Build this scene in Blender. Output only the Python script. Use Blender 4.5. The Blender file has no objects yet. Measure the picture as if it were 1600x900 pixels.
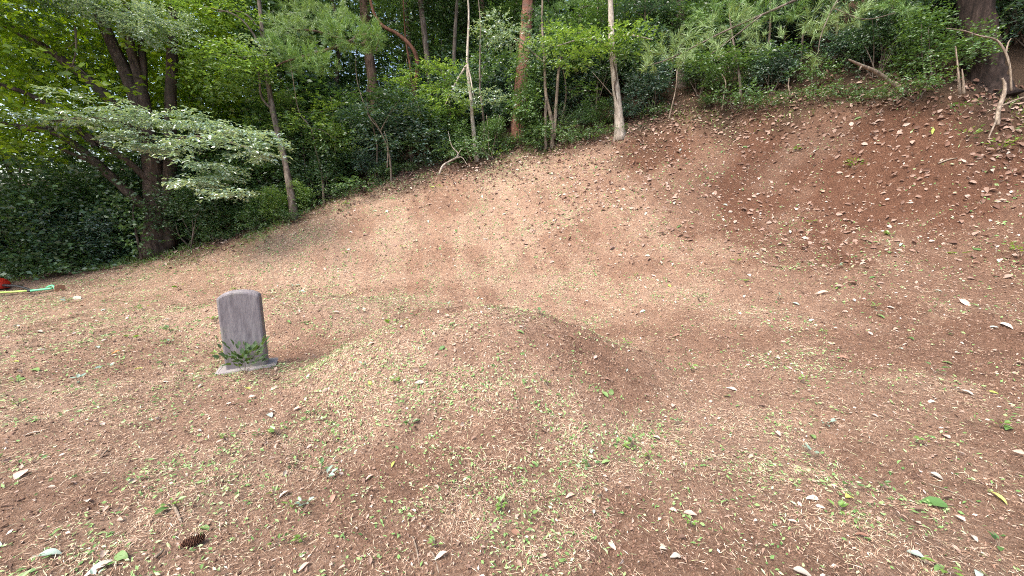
import bpy, math
import numpy as np
from mathutils import Vector, Matrix

# ------------------------------------------------------------------ camera, sky, sun, exposure
SC = bpy.context.scene
COL = SC.collection
PITCH = math.radians(10.5)
F = 622.0 / 1600.0                      # focal length in picture widths
CAMZ = 1.55
cam_data = bpy.data.cameras.new("camera")
cam_data.sensor_width = 36.0
cam_data.lens = 36.0 * F
cam_data.clip_start = 0.05
cam_data.clip_end = 400.0
cam = bpy.data.objects.new("camera", cam_data)
COL.objects.link(cam)
cam.location = (0, 0, CAMZ)
cam.rotation_euler = (math.pi / 2 - PITCH, 0, 0)
SC.camera = cam

SUN_EL, SUN_AZ = math.radians(57), math.radians(-132)    # azimuth from +Y towards +X
world = bpy.data.worlds.new("World")
SC.world = world
world.use_nodes = True
wn = world.node_tree.nodes
sky = wn.new("ShaderNodeTexSky")
sky.sky_type = 'NISHITA'
sky.sun_disc = False
sky.sun_elevation = SUN_EL
sky.sun_rotation = SUN_AZ
sky.air_density = 1.0
sky.dust_density = 4.0
sky.ozone_density = 0.6
bg = wn["Background"]
bg.inputs["Strength"].default_value = 0.13
world.node_tree.links.new(sky.outputs[0], bg.inputs[0])

sun_data = bpy.data.lights.new("sun", 'SUN')
sun_data.energy = 1.5
sun_data.angle = math.radians(28)
sun_data.color = (1.0, 0.95, 0.87)
sun = bpy.data.objects.new("sun", sun_data)
COL.objects.link(sun)
sd = Vector((math.sin(SUN_AZ) * math.cos(SUN_EL), math.cos(SUN_AZ) * math.cos(SUN_EL), math.sin(SUN_EL)))
sun.rotation_euler = (-sd).to_track_quat('-Z', 'Y').to_euler()
sun.location = sd * 60

SC.view_settings.view_transform = 'Standard'
SC.view_settings.look = 'None'
SC.view_settings.gamma = 1.0
SC.view_settings.exposure = 1.76
SC.cycles.max_bounces = 7
SC.cycles.diffuse_bounces = 4
SC.cycles.glossy_bounces = 2
SC.cycles.transmission_bounces = 4
SC.cycles.use_denoising = False        # fine litter stays crisp; the remaining grain is like a phone picture's
SC.cycles.filter_width = 1.05
SC.cycles.use_adaptive_sampling = True
SC.cycles.adaptive_threshold = 0.01

RNG = np.random.default_rng(20240711)

# ------------------------------------------------------------------ numpy helpers
def vnoise(x, y, seed=0):
    xi, yi = np.floor(x).astype(np.int64), np.floor(y).astype(np.int64)
    fx, fy = x - xi, y - yi
    fx, fy = fx * fx * (3 - 2 * fx), fy * fy * (3 - 2 * fy)
    def h(a, b):
        n = (a * 374761393 + b * 668265263 + seed * 974634777) & 0xffffffff
        n = ((n ^ (n >> 13)) * 1274126177) & 0xffffffff
        return ((n ^ (n >> 16)) & 0xffff) / 65535.0
    return (h(xi, yi) * (1 - fx) + h(xi + 1, yi) * fx) * (1 - fy) + (h(xi, yi + 1) * (1 - fx) + h(xi + 1, yi + 1) * fx) * fy

def fbm(x, y, seed=0, octaves=3):
    a, s, t = 0.5, 0.0, 0.0
    for i in range(octaves):
        s = s + a * vnoise(x * 2 ** i, y * 2 ** i, seed + i * 7); t += a; a *= 0.5
    return s / t

def unit(v):
    return v / np.maximum(np.linalg.norm(v, axis=-1, keepdims=True), 1e-9)

def ray(u, v):
    x, y = (u - 800) / 622.0, (450 - v) / 622.0
    return np.array([x, math.cos(PITCH) + y * math.sin(PITCH), -math.sin(PITCH) + y * math.cos(PITCH)])

def P(u, v, t):
    """world point seen towards (u, v) at depth t metres along the optical axis"""
    return np.array([0, 0, CAMZ]) + ray(u, v) * t

# ------------------------------------------------------------------ terrain height
CTRL = np.array([
    (0, 1.4, 0), (-2.3, 1.4, 0), (2.3, 1.4, .02), (0, 2.5, 0), (-2.5, 3.4, .0), (-4.8, 3.5, -.02), (-8, 4, -.05), (-12, 5, -.05),
    (-12.9, 9.9, 0), (-11.3, 9.9, .1), (-9.4, 10.5, .55), (-7.8, 10.6, .9), (-5.7, 10.7, 1.55), (-3.3, 11.9, 2.63), (-1.85, 12, 3.0),
    (.9, 11.5, 3.29), (2.8, 11.1, 3.7), (4.8, 10.6, 4.07), (6.5, 9.6, 4.2), (7.6, 7.2, 3.55), (8.6, 6.9, 3.3),
    (0, 9.4, 1.55), (0, 8.0, .68), (0, 6.4, .10), (0, 5.3, -.05), (0, 4.2, -.03), (-1.6, 6.2, 0), (1.5, 5.6, .05), (-3.1, 9.9, 1.55), (-4.1, 8.5, .67), (-6, 8.2, .3), (-8.5, 7.8, .02),
    (2.9, 5.9, .5), (4, 8.5, 2.0), (6.2, 7.2, 1.95), (4.7, 5.2, .6), (2.9, 3.1, .12), (7.5, 6.0, 1.9), (3.7, 2.7, .1), (5.4, 4.1, .45),
    (2.2, 4.6, .16), (-5, 6, -.02), (-2.5, 7.3, .08), (-4.2, 7.6, .03), (-2.6, 8.2, .45),
    (0, 20, 8.2), (8, 16, 8.7), (-6, 20, 5.2), (-14, 20, 1.6), (-25, 15, .4), (-25, 30, 3.5), (0, 35, 16), (15, 30, 17), (20, 10, 10),
    (12, 6, 5.5), (9, 1, 1.9), (6, 0, .55), (6, -4, .6), (-6, -4, 0), (-15, 0, -.1), (0, -8, 0), (15, -8, 3), (-30, 0, 0), (35, 35, 25), (-40, 40, 5), (0, 50, 21), (40, 0, 14), (0, -35, 0), (-40, -30, 0), (40, -30, 9)], float)

def _tps(r2):
    return 0.5 * r2 * np.log(np.maximum(r2, 1e-12))
_n = len(CTRL)
_K = _tps(((CTRL[:, None, :2] - CTRL[None, :, :2]) ** 2).sum(-1)) + np.eye(_n) * 0.04
_Pm = np.c_[np.ones(_n), CTRL[:, :2]]
_A = np.block([[_K, _Pm], [_Pm.T, np.zeros((3, 3))]])
_W = np.linalg.solve(_A, np.r_[CTRL[:, 2], np.zeros(3)])
MOUNDS = [(-0.3, 3.7, 1.85, 1.38, 0.68), (-3.3, 6.0, 2.2, 1.1, 0.38)]     # x, y, rx, ry, height

def mound_shape(x, y, m):
    d = np.sqrt(((x - m[0]) / m[2]) ** 2 + ((y - m[1]) / m[3]) ** 2)
    d = np.clip(d * (1 + .12 * (fbm(x * 1.7, y * 1.7, 57, 2) - .5)), 0, 1.12) / 1.12
    return m[4] * (1 - d ** 2.1) ** 1.9

def H(x, y, fine=False):
    x, y = np.asarray(x, float), np.asarray(y, float)
    sh = x.shape
    q = np.c_[x.ravel(), y.ravel()]
    z = np.empty(len(q))
    for s in range(0, len(q), 40000):
        c = q[s:s + 40000]
        r2 = ((c[:, None, :] - CTRL[None, :, :2]) ** 2).sum(-1)
        z[s:s + 40000] = _tps(r2) @ _W[:_n] + _W[_n] + c @ _W[_n + 1:]
    z = z.reshape(sh)
    for m in MOUNDS:
        z = z + mound_shape(x, y, m)
    z = z + (fbm(x * .9 + 3, y * .9 + 7, 5, 2) - .5) * .10
    z = z + (fbm(x * 3.1, y * 3.1, 11, 3) - .5) * .045
    if fine:
        z = z + (fbm(x * 11, y * 11, 23, 3) - .5) * .040 + np.maximum(fbm(x * 2.3, y * 2.3, 91, 2) - .62, 0) * .16 - np.maximum(fbm(x * 1.9, y * 2.4, 95, 2) - .64, 0) * .20
    return z

def Hs(x, y):
    return float(H(np.array([x]), np.array([y]))[0])

def G(u, v, lift=0.0):
    """ground point seen towards (u, v)"""
    d = ray(u, v)
    t = np.linspace(1.0, 40, 4000)
    p = np.array([0, 0, CAMZ]) + d[None] * t[:, None]
    below = p[:, 2] < H(p[:, 0], p[:, 1])
    i = int(np.argmax(below)) if below.any() else len(t) - 1
    q = p[i].copy()
    q[2] = Hs(q[0], q[1]) + lift
    return q

def to_px(p):
    x, y, z = p[..., 0], p[..., 1], p[..., 2] - CAMZ
    dep = y * math.cos(PITCH) - z * math.sin(PITCH)
    up = y * math.sin(PITCH) + z * math.cos(PITCH)
    return 800 + 622 * x / np.maximum(dep, .01), 450 - 622 * up / np.maximum(dep, .01)

# soil bareness: 1 = raw soil, 0 = covered with clippings
BARE = [(G(660, 715), .55), (G(800, 720), .45), (G(930, 560), .5), (G(700, 640), .35), (G(640, 490), .45), (G(1290, 390), .6), (G(1420, 240), .9),
        (G(600, 330), .5), (G(860, 300), .5), (G(520, 660), .4), (G(150, 530), .6)]
def bare(x, y):
    b = np.clip((fbm(x * .9, y * 1.3, 41, 4) - .48) * 5, 0, 1) * .7
    for p, r in BARE:
        d = np.sqrt((x - p[0]) ** 2 + (y - p[1]) ** 2) / r
        b = np.maximum(b, np.clip(1.5 - d - .7 * (fbm(x * 5, y * 5, 3, 2) - .3), 0, 1))
    for m in MOUNDS:                      # trodden soil in the hollow behind each mound
        d = np.sqrt(((x - m[0]) / m[2]) ** 2 + ((y - m[1]) / m[3]) ** 2)
        b = np.maximum(b, np.exp(-((d - 1.35) / .22) ** 2) * np.clip((y - m[1] + .2) * 2, 0, 1) * (.45 + .8 * fbm(x * 3, y * 3, 13, 2)))
    return np.clip(b, 0, 1)

_qx, _qy = np.meshgrid(np.linspace(-16, 16, 161), np.linspace(-2, 18, 101), indexing='ij')
_qz = H(_qx, _qy)
def Hq(x, y):
    """quick height from a 0.2 m table, for densities only"""
    a = np.clip((np.asarray(x) + 16) / .2, 0, 159.99); b = np.clip((np.asarray(y) + 2) / .2, 0, 99.99)
    i, j = a.astype(int), b.astype(int); a, b = a - i, b - j
    return (_qz[i, j] * (1 - a) + _qz[i + 1, j] * a) * (1 - b) + (_qz[i, j + 1] * (1 - a) + _qz[i + 1, j + 1] * a) * b
def right_bank(x, y):
    return np.clip((Hq(x, y) - .3) / 1.5, 0, 1) * np.clip((np.asarray(x) - .8) / 3.0, 0, 1)

def strawy(x, y):
    """where pale cut grass lies thick: the left flat, the shoulders of the mound"""
    s = np.clip((fbm(x * 1.1 + 9, y * 1.6, 77, 4) - .42) * 4, 0, 1) * .6
    s = s + .7 * np.clip((-x - 2.0) / 3.5, 0, 1) * np.clip(1.4 - np.abs(y - 5) / 4, 0, 1)
    s = s + .6 * np.clip((fbm(x * 3.2 + y * .8, y * .55, 87, 3) - .45) * 5, 0, 1) * np.clip((y - 4.8) / 1.5, 0, 1)      # raked streaks down the slope
    m = MOUNDS[0]
    d = np.sqrt(((x - m[0]) / m[2]) ** 2 + ((y - m[1]) / m[3]) ** 2)
    s = s + .75 * np.exp(-((d - .70) / .25) ** 2) * np.clip(np.maximum(.6 - .5 * (x - m[0]), (y - m[1]) * 1.6), 0, 1)
    m = MOUNDS[1]
    d = np.sqrt(((x - m[0]) / m[2]) ** 2 + ((y - m[1]) / m[3]) ** 2)
    s = s + .6 * np.exp(-((d - .5) / .35) ** 2)
    return np.clip(s * (1 - .85 * right_bank(x, y)), 0, 1)

# the line where the clearing meets the wood
EDGE = np.array([G(u, v) for u, v in [(-120, 430), (0, 430), (100, 426), (200, 405), (300, 385), (380, 366), (455, 342), (540, 305), (620, 280), (700, 264), (800, 245), (880, 228), (965, 208), (1060, 187), (1150, 170), (1250, 155), (1340, 150), (1430, 143), (1530, 150), (1620, 195), (1720, 260)]])
def inside(x, y):
    """in front of the forest edge or only a little way into it"""
    yy = np.interp(x, EDGE[np.argsort(EDGE[:, 0]), 0], EDGE[np.argsort(EDGE[:, 0]), 1])
    return np.clip((yy + 1.2 - y) / 1.0, 0, 1)

# ------------------------------------------------------------------ mesh builders
def mesh_from(name, verts, faces, smooth=False):
    """faces: (n, k) int array"""
    verts = np.ascontiguousarray(verts, np.float32); faces = np.ascontiguousarray(faces, np.int32)
    me = bpy.data.meshes.new(name)
    n, k = faces.shape
    me.vertices.add(len(verts)); me.vertices.foreach_set("co", verts.ravel())
    me.loops.add(n * k); me.loops.foreach_set("vertex_index", faces.ravel())
    me.polygons.add(n); me.polygons.foreach_set("loop_start", np.arange(0, n * k, k, dtype=np.int32))
    me.polygons.foreach_set("use_smooth", np.full(n, smooth, bool))
    me.update(calc_edges=True)
    return me

def put(name, me, mat, parent=None, loc=None):
    o = bpy.data.objects.new(name, me)
    COL.objects.link(o)
    if mat is not None and me is not None and not me.materials:
        me.materials.append(mat)
    if parent is not None:
        o.parent = parent
    if loc is not None:
        o.location = loc
    return o

def tag(o, label=None, cat=None, group=None, kind=None):
    if label: o["label"] = label
    if cat: o["category"] = cat
    if group: o["group"] = group
    if kind: o["kind"] = kind
    return o

def thing(name, loc, label, cat, group=None):
    o = bpy.data.objects.new(name, None)
    COL.objects.link(o)
    o.location = tuple(float(c) for c in loc)
    o.empty_display_size = .1
    return tag(o, label, cat, group)

def smooth_path(pts, radii, per=5):
    pts, radii = np.asarray(pts, float), np.asarray(radii, float)
    if len(pts) < 3:
        t = np.linspace(0, 1, per * 2)[:, None]
        return pts[0] * (1 - t) + pts[-1] * t, np.linspace(radii[0], radii[-1], per * 2)
    ext = np.vstack([2 * pts[0] - pts[1], pts, 2 * pts[-1] - pts[-2]])
    out, rr = [], []
    for i in range(len(pts) - 1):
        p0, p1, p2, p3 = ext[i:i + 4]
        for t in np.linspace(0, 1, per, endpoint=False):
            out.append(.5 * (2 * p1 + (p2 - p0) * t + (2 * p0 - 5 * p1 + 4 * p2 - p3) * t * t + (3 * p1 - p0 - 3 * p2 + p3) * t ** 3))
            rr.append(radii[i] * (1 - t) + radii[i + 1] * t)
    out.append(pts[-1]); rr.append(radii[-1])
    return np.array(out), np.array(rr)

def tube(pts, radii, sides=8, rough=0.0, per=5, rng=RNG, flare=0.0):
    """one tapering limb, closed at both ends (verts, quads)"""
    c, r = smooth_path(pts, radii, per)
    n = len(c)
    tg = unit(np.gradient(c, axis=0))
    ref = np.where(np.abs(tg[:, 2:3]) > .9, np.array([[1., 0, 0]]), np.array([[0, 0, 1.]]))
    ref = np.broadcast_to(ref[n // 2], tg.shape)
    a = unit(np.cross(tg, ref)); b = np.cross(tg, a)
    th = np.linspace(0, 2 * math.pi, sides, endpoint=False)
    rad = r[:, None] * np.ones(sides)[None]
    if rough:
        lobes = 1 + rough * np.sin(th * 3 + rng.uniform(0, 6))[None] * .5 + rough * (rng.random((n, sides)) - .5) * 1.6
        rad = rad * lobes
    if flare:
        s = np.clip(1 - np.arange(n) / max(n * .22, 1), 0, 1) ** 2
        rad = rad * (1 + flare * s[:, None] * (1 + .5 * np.sin(th * 4 + 1)[None]))
    V = c[:, None] + rad[..., None] * (np.cos(th)[None, :, None] * a[:, None] + np.sin(th)[None, :, None] * b[:, None])
    V = np.vstack([V.reshape(-1, 3), c[:1], c[-1:]])
    i, j = np.meshgrid(np.arange(n - 1), np.arange(sides), indexing='ij')
    j2 = (j + 1) % sides
    Q = np.stack([i * sides + j, i * sides + j2, (i + 1) * sides + j2, (i + 1) * sides + j], -1).reshape(-1, 4)
    k = np.arange(0, sides - sides % 2, 2)
    cap0 = np.stack([np.full(len(k), n * sides), (k + 2) % sides, k + 1, k], -1)
    top = (n - 1) * sides
    cap1 = np.stack([np.full(len(k), n * sides + 1), top + k, top + k + 1, top + (k + 2) % sides], -1)
    return V, np.vstack([Q, cap0, cap1])

class MB:
    def __init__(self): self.v, self.f, self.n = [], [], 0
    def add(self, vf):
        v, f = vf
        self.v.append(v); self.f.append(f + self.n); self.n += len(v); return self
    def mesh(self, name, smooth=False, origin=None):
        v = np.vstack(self.v)
        if origin is not None: v = v - np.asarray(origin)
        return mesh_from(name, v, np.vstack(self.f), smooth)

def leaves(pos, d, n, L, W, fold=.18, droop=.12):
    """leaf blades folded along the midrib; six points and two quads each"""
    L, W = np.broadcast_to(L, (len(pos),))[:, None], np.broadcast_to(W, (len(pos),))[:, None]
    d = unit(d); s = unit(np.cross(d, n)); n = np.cross(s, d)
    b = pos
    l1 = b + .32 * L * d + .5 * W * s + fold * W * n
    l2 = b + .70 * L * d + .36 * W * s + (fold * .7 * W - droop * .4 * L) * n
    tip = b + L * d - droop * L * n
    r1 = b + .32 * L * d - .5 * W * s + fold * W * n
    r2 = b + .70 * L * d - .36 * W * s + (fold * .7 * W - droop * .4 * L) * n
    V = np.stack([b, l1, l2, tip, r2, r1], 1).reshape(-1, 3)
    i = np.arange(len(pos))[:, None] * 6
    Q = np.vstack([i + np.array([[0, 3, 2, 1]]), i + np.array([[0, 5, 4, 3]])])
    return V, Q

def diamonds(pos, d, n, L, W, bend=.1):
    """small blades of four points and one quad each"""
    L, W = np.broadcast_to(L, (len(pos),))[:, None], np.broadcast_to(W, (len(pos),))[:, None]
    d = unit(d); s = unit(np.cross(d, n)); n = np.cross(s, d)
    V = np.stack([pos, pos + .45 * L * d + .5 * W * s, pos + L * d - bend * L * n, pos + .45 * L * d - .5 * W * s], 1).reshape(-1, 3)
    i = np.arange(len(pos))[:, None] * 4
    return V, i + np.array([[0, 1, 2, 3]])

def twig_leaves(rng, c, d, tl, k, L, W, flat=.6, six=True, spread=.8):
    """leaves set alternately along short twigs; c, d: twig starts and directions"""
    N = len(c)
    d = unit(d)
    tl = np.broadcast_to(tl, (N,))
    f = np.broadcast_to((np.arange(k) + .4) / k, (N, k)) + rng.uniform(-.06, .06, (N, k))
    pos = c[:, None] + d[:, None] * (tl[:, None] * f)[..., None] + rng.normal(0, .02, (N, k, 3)) * tl[:, None, None]
    up = np.array([0, 0, 1.])
    side = unit(np.cross(d, up) + 1e-4)
    sg = np.where(np.arange(k) % 2 == 0, 1, -1)[None, :, None]
    ld = d[:, None] * rng.uniform(.3, .9, (N, k, 1)) + side[:, None] * sg * spread + rng.normal(0, .28, (N, k, 3))
    nr = unit(up * flat + rng.normal(0, .55, (N, k, 3)) * (1 - flat * .6))
    nr = np.where(nr[..., 2:3] < 0, -nr, nr)
    s = rng.uniform(.6, 1.15, N * k)
    fn = leaves if six else diamonds
    return fn(pos.reshape(-1, 3), ld.reshape(-1, 3), nr.reshape(-1, 3), L * s, W * s)

def blob_twigs(rng, centre, rad, n, outward=.8, lift=.1, shell=.35):
    """twig starts and directions through an uneven ellipsoid"""
    w = unit(rng.normal(0, 1, (n, 3)))
    r = shell + (1 - shell) * rng.random((n, 1)) ** .55
    r = r * (.72 + .5 * vnoise(w[:, :1] * 2.2 + 9.1 * centre[0], w[:, 1:2] * 2.2 + w[:, 2:] * 3 + centre[1], 5))
    c = np.asarray(centre) + w * r * np.asarray(rad)
    d = w * outward + rng.normal(0, .45, (n, 3)) + np.array([0, 0, lift])
    return c, d

def needle_tufts(rng, c, d, k, L, W):
    """long pine needles bursting from shoot ends"""
    N = len(c); d = unit(d)
    f = rng.random((N, k, 1))
    base = c[:, None] + d[:, None] * (f - .6) * L * 1.1
    nd = unit(d[:, None] * rng.uniform(.35, 1.3, (N, k, 1)) + rng.normal(0, .36, (N, k, 3)))
    ln = L * rng.uniform(.65, 1.1, (N * k))
    return diamonds(base.reshape(-1, 3), nd.reshape(-1, 3), unit(rng.normal(0, 1, (N * k, 3))), ln, W, .12)

# ------------------------------------------------------------------ materials
def new_mat(name):
    m = bpy.data.materials.new(name); m.use_nodes = True
    nt = m.node_tree; nt.nodes.clear()
    return m, nt, nt.nodes.new("ShaderNodeOutputMaterial")

def ramp(nt, fac, stops):
    r = nt.nodes.new("ShaderNodeValToRGB")
    while len(r.color_ramp.elements) < len(stops): r.color_ramp.elements.new(.5)
    for e, (p, c) in zip(r.color_ramp.elements, stops):
        e.position = p; e.color = (*c, 1)
    nt.links.new(fac, r.inputs[0])
    return r.outputs[0]

def noise(nt, scale, detail=3, rough=.6, vec=None):
    n = nt.nodes.new("ShaderNodeTexNoise"); n.inputs["Scale"].default_value = scale
    n.inputs["Detail"].default_value = detail; n.inputs["Roughness"].default_value = rough
    if vec is not None: nt.links.new(vec, n.inputs["Vector"])
    return n.outputs["Fac"]

def leaf_mat(name, stops, trans=.35, gloss=.06, rough=.42, trans_tint=(1.35, 1.25, .45)):
    """thin blades: every leaf its own tone, light passing through them"""
    m, nt, out = new_mat(name); N, Lk = nt.nodes, nt.links
    geo = N.new("ShaderNodeNewGeometry")
    oi = N.new("ShaderNodeObjectInfo")
    ad = N.new("ShaderNodeMath"); ad.operation = 'MULTIPLY_ADD'
    Lk.new(geo.outputs["Random Per Island"], ad.inputs[0]); ad.inputs[1].default_value = .8
    ml = N.new("ShaderNodeMath"); ml.operation = 'MULTIPLY'; Lk.new(oi.outputs["Random"], ml.inputs[0]); ml.inputs[1].default_value = .2
    Lk.new(ml.outputs[0], ad.inputs[2])
    c = ramp(nt, ad.outputs[0], stops)
    dif = N.new("ShaderNodeBsdfDiffuse"); Lk.new(c, dif.inputs[0])
    tr = N.new("ShaderNodeBsdfTranslucent")
    mx = N.new("ShaderNodeMix"); mx.data_type = 'RGBA'; mx.blend_type = 'MULTIPLY'; mx.inputs[0].default_value = 1
    Lk.new(c, mx.inputs[6]); mx.inputs[7].default_value = (*trans_tint, 1); Lk.new(mx.outputs[2], tr.inputs[0])
    m1 = N.new("ShaderNodeMixShader"); m1.inputs[0].default_value = trans
    Lk.new(dif.outputs[0], m1.inputs[1]); Lk.new(tr.outputs[0], m1.inputs[2])
    gl = N.new("ShaderNodeBsdfGlossy"); gl.inputs["Roughness"].default_value = rough
    m2 = N.new("ShaderNodeMixShader"); m2.inputs[0].default_value = gloss
    Lk.new(m1.outputs[0], m2.inputs[1]); Lk.new(gl.outputs[0], m2.inputs[2])
    Lk.new(m2.outputs[0], out.inputs[0])
    return m

def bark_mat(name, stops, scale=14, stretch=5, bump=.6, patch=None):
    m, nt, out = new_mat(name); N, Lk = nt.nodes, nt.links
    tc = N.new("ShaderNodeTexCoord")
    mp = N.new("ShaderNodeMapping"); mp.inputs["Scale"].default_value = (1, 1, 1 / stretch)
    Lk.new(tc.outputs["Object"], mp.inputs[0])
    f = noise(nt, scale, 5, .65, mp.outputs[0])
    c = ramp(nt, f, stops)
    if patch:
        f2 = noise(nt, 2.2, 3, .6, tc.outputs["Object"])
        r2 = ramp(nt, f2, [(.5, (0, 0, 0)), (.62, (1, 1, 1))])
        mx = N.new("ShaderNodeMix"); mx.data_type = 'RGBA'
        Lk.new(r2, mx.inputs[0]); Lk.new(c, mx.inputs[6]); mx.inputs[7].default_value = (*patch, 1)
        c = mx.outputs[2]
    b = N.new("ShaderNodeBsdfPrincipled"); b.inputs["Roughness"].default_value = .9; b.inputs["Specular IOR Level"].default_value = .15
    Lk.new(c, b.inputs["Base Color"])
    bp = N.new("ShaderNodeBump"); bp.inputs["Strength"].default_value = bump; bp.inputs["Distance"].default_value = .03
    Lk.new(f, bp.inputs["Height"]); Lk.new(bp.outputs[0], b.inputs["Normal"])
    Lk.new(b.outputs[0], out.inputs[0])
    return m

def litter_mat(name, stops, trans=.12, rough=.8):
    m, nt, out = new_mat(name); N, Lk = nt.nodes, nt.links
    geo = N.new("ShaderNodeNewGeometry")
    c = ramp(nt, geo.outputs["Random Per Island"], stops)
    b = N.new("ShaderNodeBsdfPrincipled"); b.inputs["Roughness"].default_value = rough; b.inputs["Specular IOR Level"].default_value = .25
    Lk.new(c, b.inputs["Base Color"])
    tr = N.new("ShaderNodeBsdfTranslucent"); Lk.new(c, tr.inputs[0])
    mx = N.new("ShaderNodeMixShader"); mx.inputs[0].default_value = trans
    Lk.new(b.outputs[0], mx.inputs[1]); Lk.new(tr.outputs[0], mx.inputs[2]); Lk.new(mx.outputs[0], out.inputs[0])
    return m

def plain_mat(name, col, rough=.5, var=.25, scale=12, bump=.0):
    m, nt, out = new_mat(name); N, Lk = nt.nodes, nt.links
    tc = N.new("ShaderNodeTexCoord")
    f = noise(nt, scale, 4, .6, tc.outputs["Object"])
    lo = tuple(x * (1 - var) for x in col); hi = tuple(min(1, x * (1 + var)) for x in col)
    c = ramp(nt, f, [(.3, lo), (.7, hi)])
    b = N.new("ShaderNodeBsdfPrincipled"); b.inputs["Roughness"].default_value = rough
    Lk.new(c, b.inputs["Base Color"])
    if bump:
        bp = N.new("ShaderNodeBump"); bp.inputs["Strength"].default_value = bump; bp.inputs["Distance"].default_value = .01
        Lk.new(f, bp.inputs["Height"]); Lk.new(bp.outputs[0], b.inputs["Normal"])
    Lk.new(b.outputs[0], out.inputs[0])
    return m

def ground_mat():
    m, nt, out = new_mat("soil"); N, Lk = nt.nodes, nt.links
    tc = N.new("ShaderNodeTexCoord"); co = tc.outputs["Object"]
    at = N.new("ShaderNodeAttribute"); at.attribute_name = "straw"
    fine = noise(nt, 60, 8, .8, co)
    mid = noise(nt, 9, 5, .7, co)
    soil = ramp(nt, fine, [(.28, (.100, .055, .037)), (.45, (.245, .150, .101)), (.58, (.37, .250, .178)), (.72, (.53, .42, .33))])
    straw = ramp(nt, fine, [(.28, (.13, .080, .055)), (.45, (.31, .21, .15)), (.60, (.47, .35, .26)), (.72, (.62, .51, .40))])
    al = N.new("ShaderNodeAttribute"); al.attribute_name = "loam_shade"
    loam_shade = ramp(nt, fine, [(.28, (.042, .019, .012)), (.45, (.105, .052, .033)), (.58, (.170, .092, .060)), (.72, (.30, .19, .135))])
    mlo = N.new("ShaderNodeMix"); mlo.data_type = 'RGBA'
    Lk.new(al.outputs["Fac"], mlo.inputs[0]); Lk.new(soil, mlo.inputs[6]); Lk.new(loam_shade, mlo.inputs[7]); soil = mlo.outputs[2]
    md = ramp(nt, mid, [(.3, (.72, .70, .70)), (.7, (1.15, 1.12, 1.1))])
    mx = N.new("ShaderNodeMix"); mx.data_type = 'RGBA'
    Lk.new(at.outputs["Fac"], mx.inputs[0]); Lk.new(soil, mx.inputs[6]); Lk.new(straw, mx.inputs[7])
    ml = N.new("ShaderNodeMix"); ml.data_type = 'RGBA'; ml.blend_type = 'MULTIPLY'; ml.inputs[0].default_value = 1
    Lk.new(mx.outputs[2], ml.inputs[6]); Lk.new(md, ml.inputs[7])
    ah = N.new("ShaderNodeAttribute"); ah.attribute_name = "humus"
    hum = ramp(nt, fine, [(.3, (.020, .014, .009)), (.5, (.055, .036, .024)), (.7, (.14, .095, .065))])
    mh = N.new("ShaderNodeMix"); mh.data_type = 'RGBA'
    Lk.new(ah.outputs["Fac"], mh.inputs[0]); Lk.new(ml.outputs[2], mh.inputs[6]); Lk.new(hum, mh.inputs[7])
    b = N.new("ShaderNodeBsdfPrincipled"); b.inputs["Roughness"].default_value = .95; b.inputs["Specular IOR Level"].default_value = .1
    Lk.new(mh.outputs[2], b.inputs["Base Color"])
    bp = N.new("ShaderNodeBump"); bp.inputs["Strength"].default_value = 1.0; bp.inputs["Distance"].default_value = .035
    Lk.new(fine, bp.inputs["Height"]); Lk.new(bp.outputs[0], b.inputs["Normal"])
    Lk.new(b.outputs[0], out.inputs[0])
    return m

M_GROUND = ground_mat()
LM = {
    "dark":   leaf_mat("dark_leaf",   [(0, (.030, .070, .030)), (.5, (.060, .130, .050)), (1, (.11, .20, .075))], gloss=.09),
    "mid":    leaf_mat("mid_leaf",    [(0, (.045, .100, .032)), (.5, (.085, .175, .050)), (1, (.15, .26, .08))], gloss=.08),
    "bright": leaf_mat("bright_leaf", [(0, (.090, .180, .040)), (.5, (.17, .30, .065)), (1, (.28, .42, .11))], trans=.42, gloss=.08),
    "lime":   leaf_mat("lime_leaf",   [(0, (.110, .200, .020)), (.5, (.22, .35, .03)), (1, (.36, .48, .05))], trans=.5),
    "silver": leaf_mat("silver_leaf", [(0, (.12, .22, .15)), (.5, (.23, .34, .26)), (1, (.38, .49, .41))], gloss=.15, rough=.35),
    "blue":   leaf_mat("bluish_leaf", [(0, (.038, .095, .065)), (.5, (.075, .155, .10)), (1, (.14, .24, .16))], gloss=.13, rough=.38),
    "dull":   leaf_mat("dull_leaf",   [(0, (.035, .070, .030)), (.5, (.065, .115, .048)), (1, (.11, .16, .075))], gloss=.02, rough=.7),
    "pine":   leaf_mat("pine_needle", [(0, (.060, .130, .040)), (.5, (.13, .25, .06)), (1, (.24, .38, .10))], trans=.25, gloss=.05),
    "paleneedle": leaf_mat("pale_needle", [(0, (.10, .17, .07)), (.5, (.18, .29, .10)), (1, (.31, .44, .17))], trans=.25, gloss=.06),
}
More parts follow.
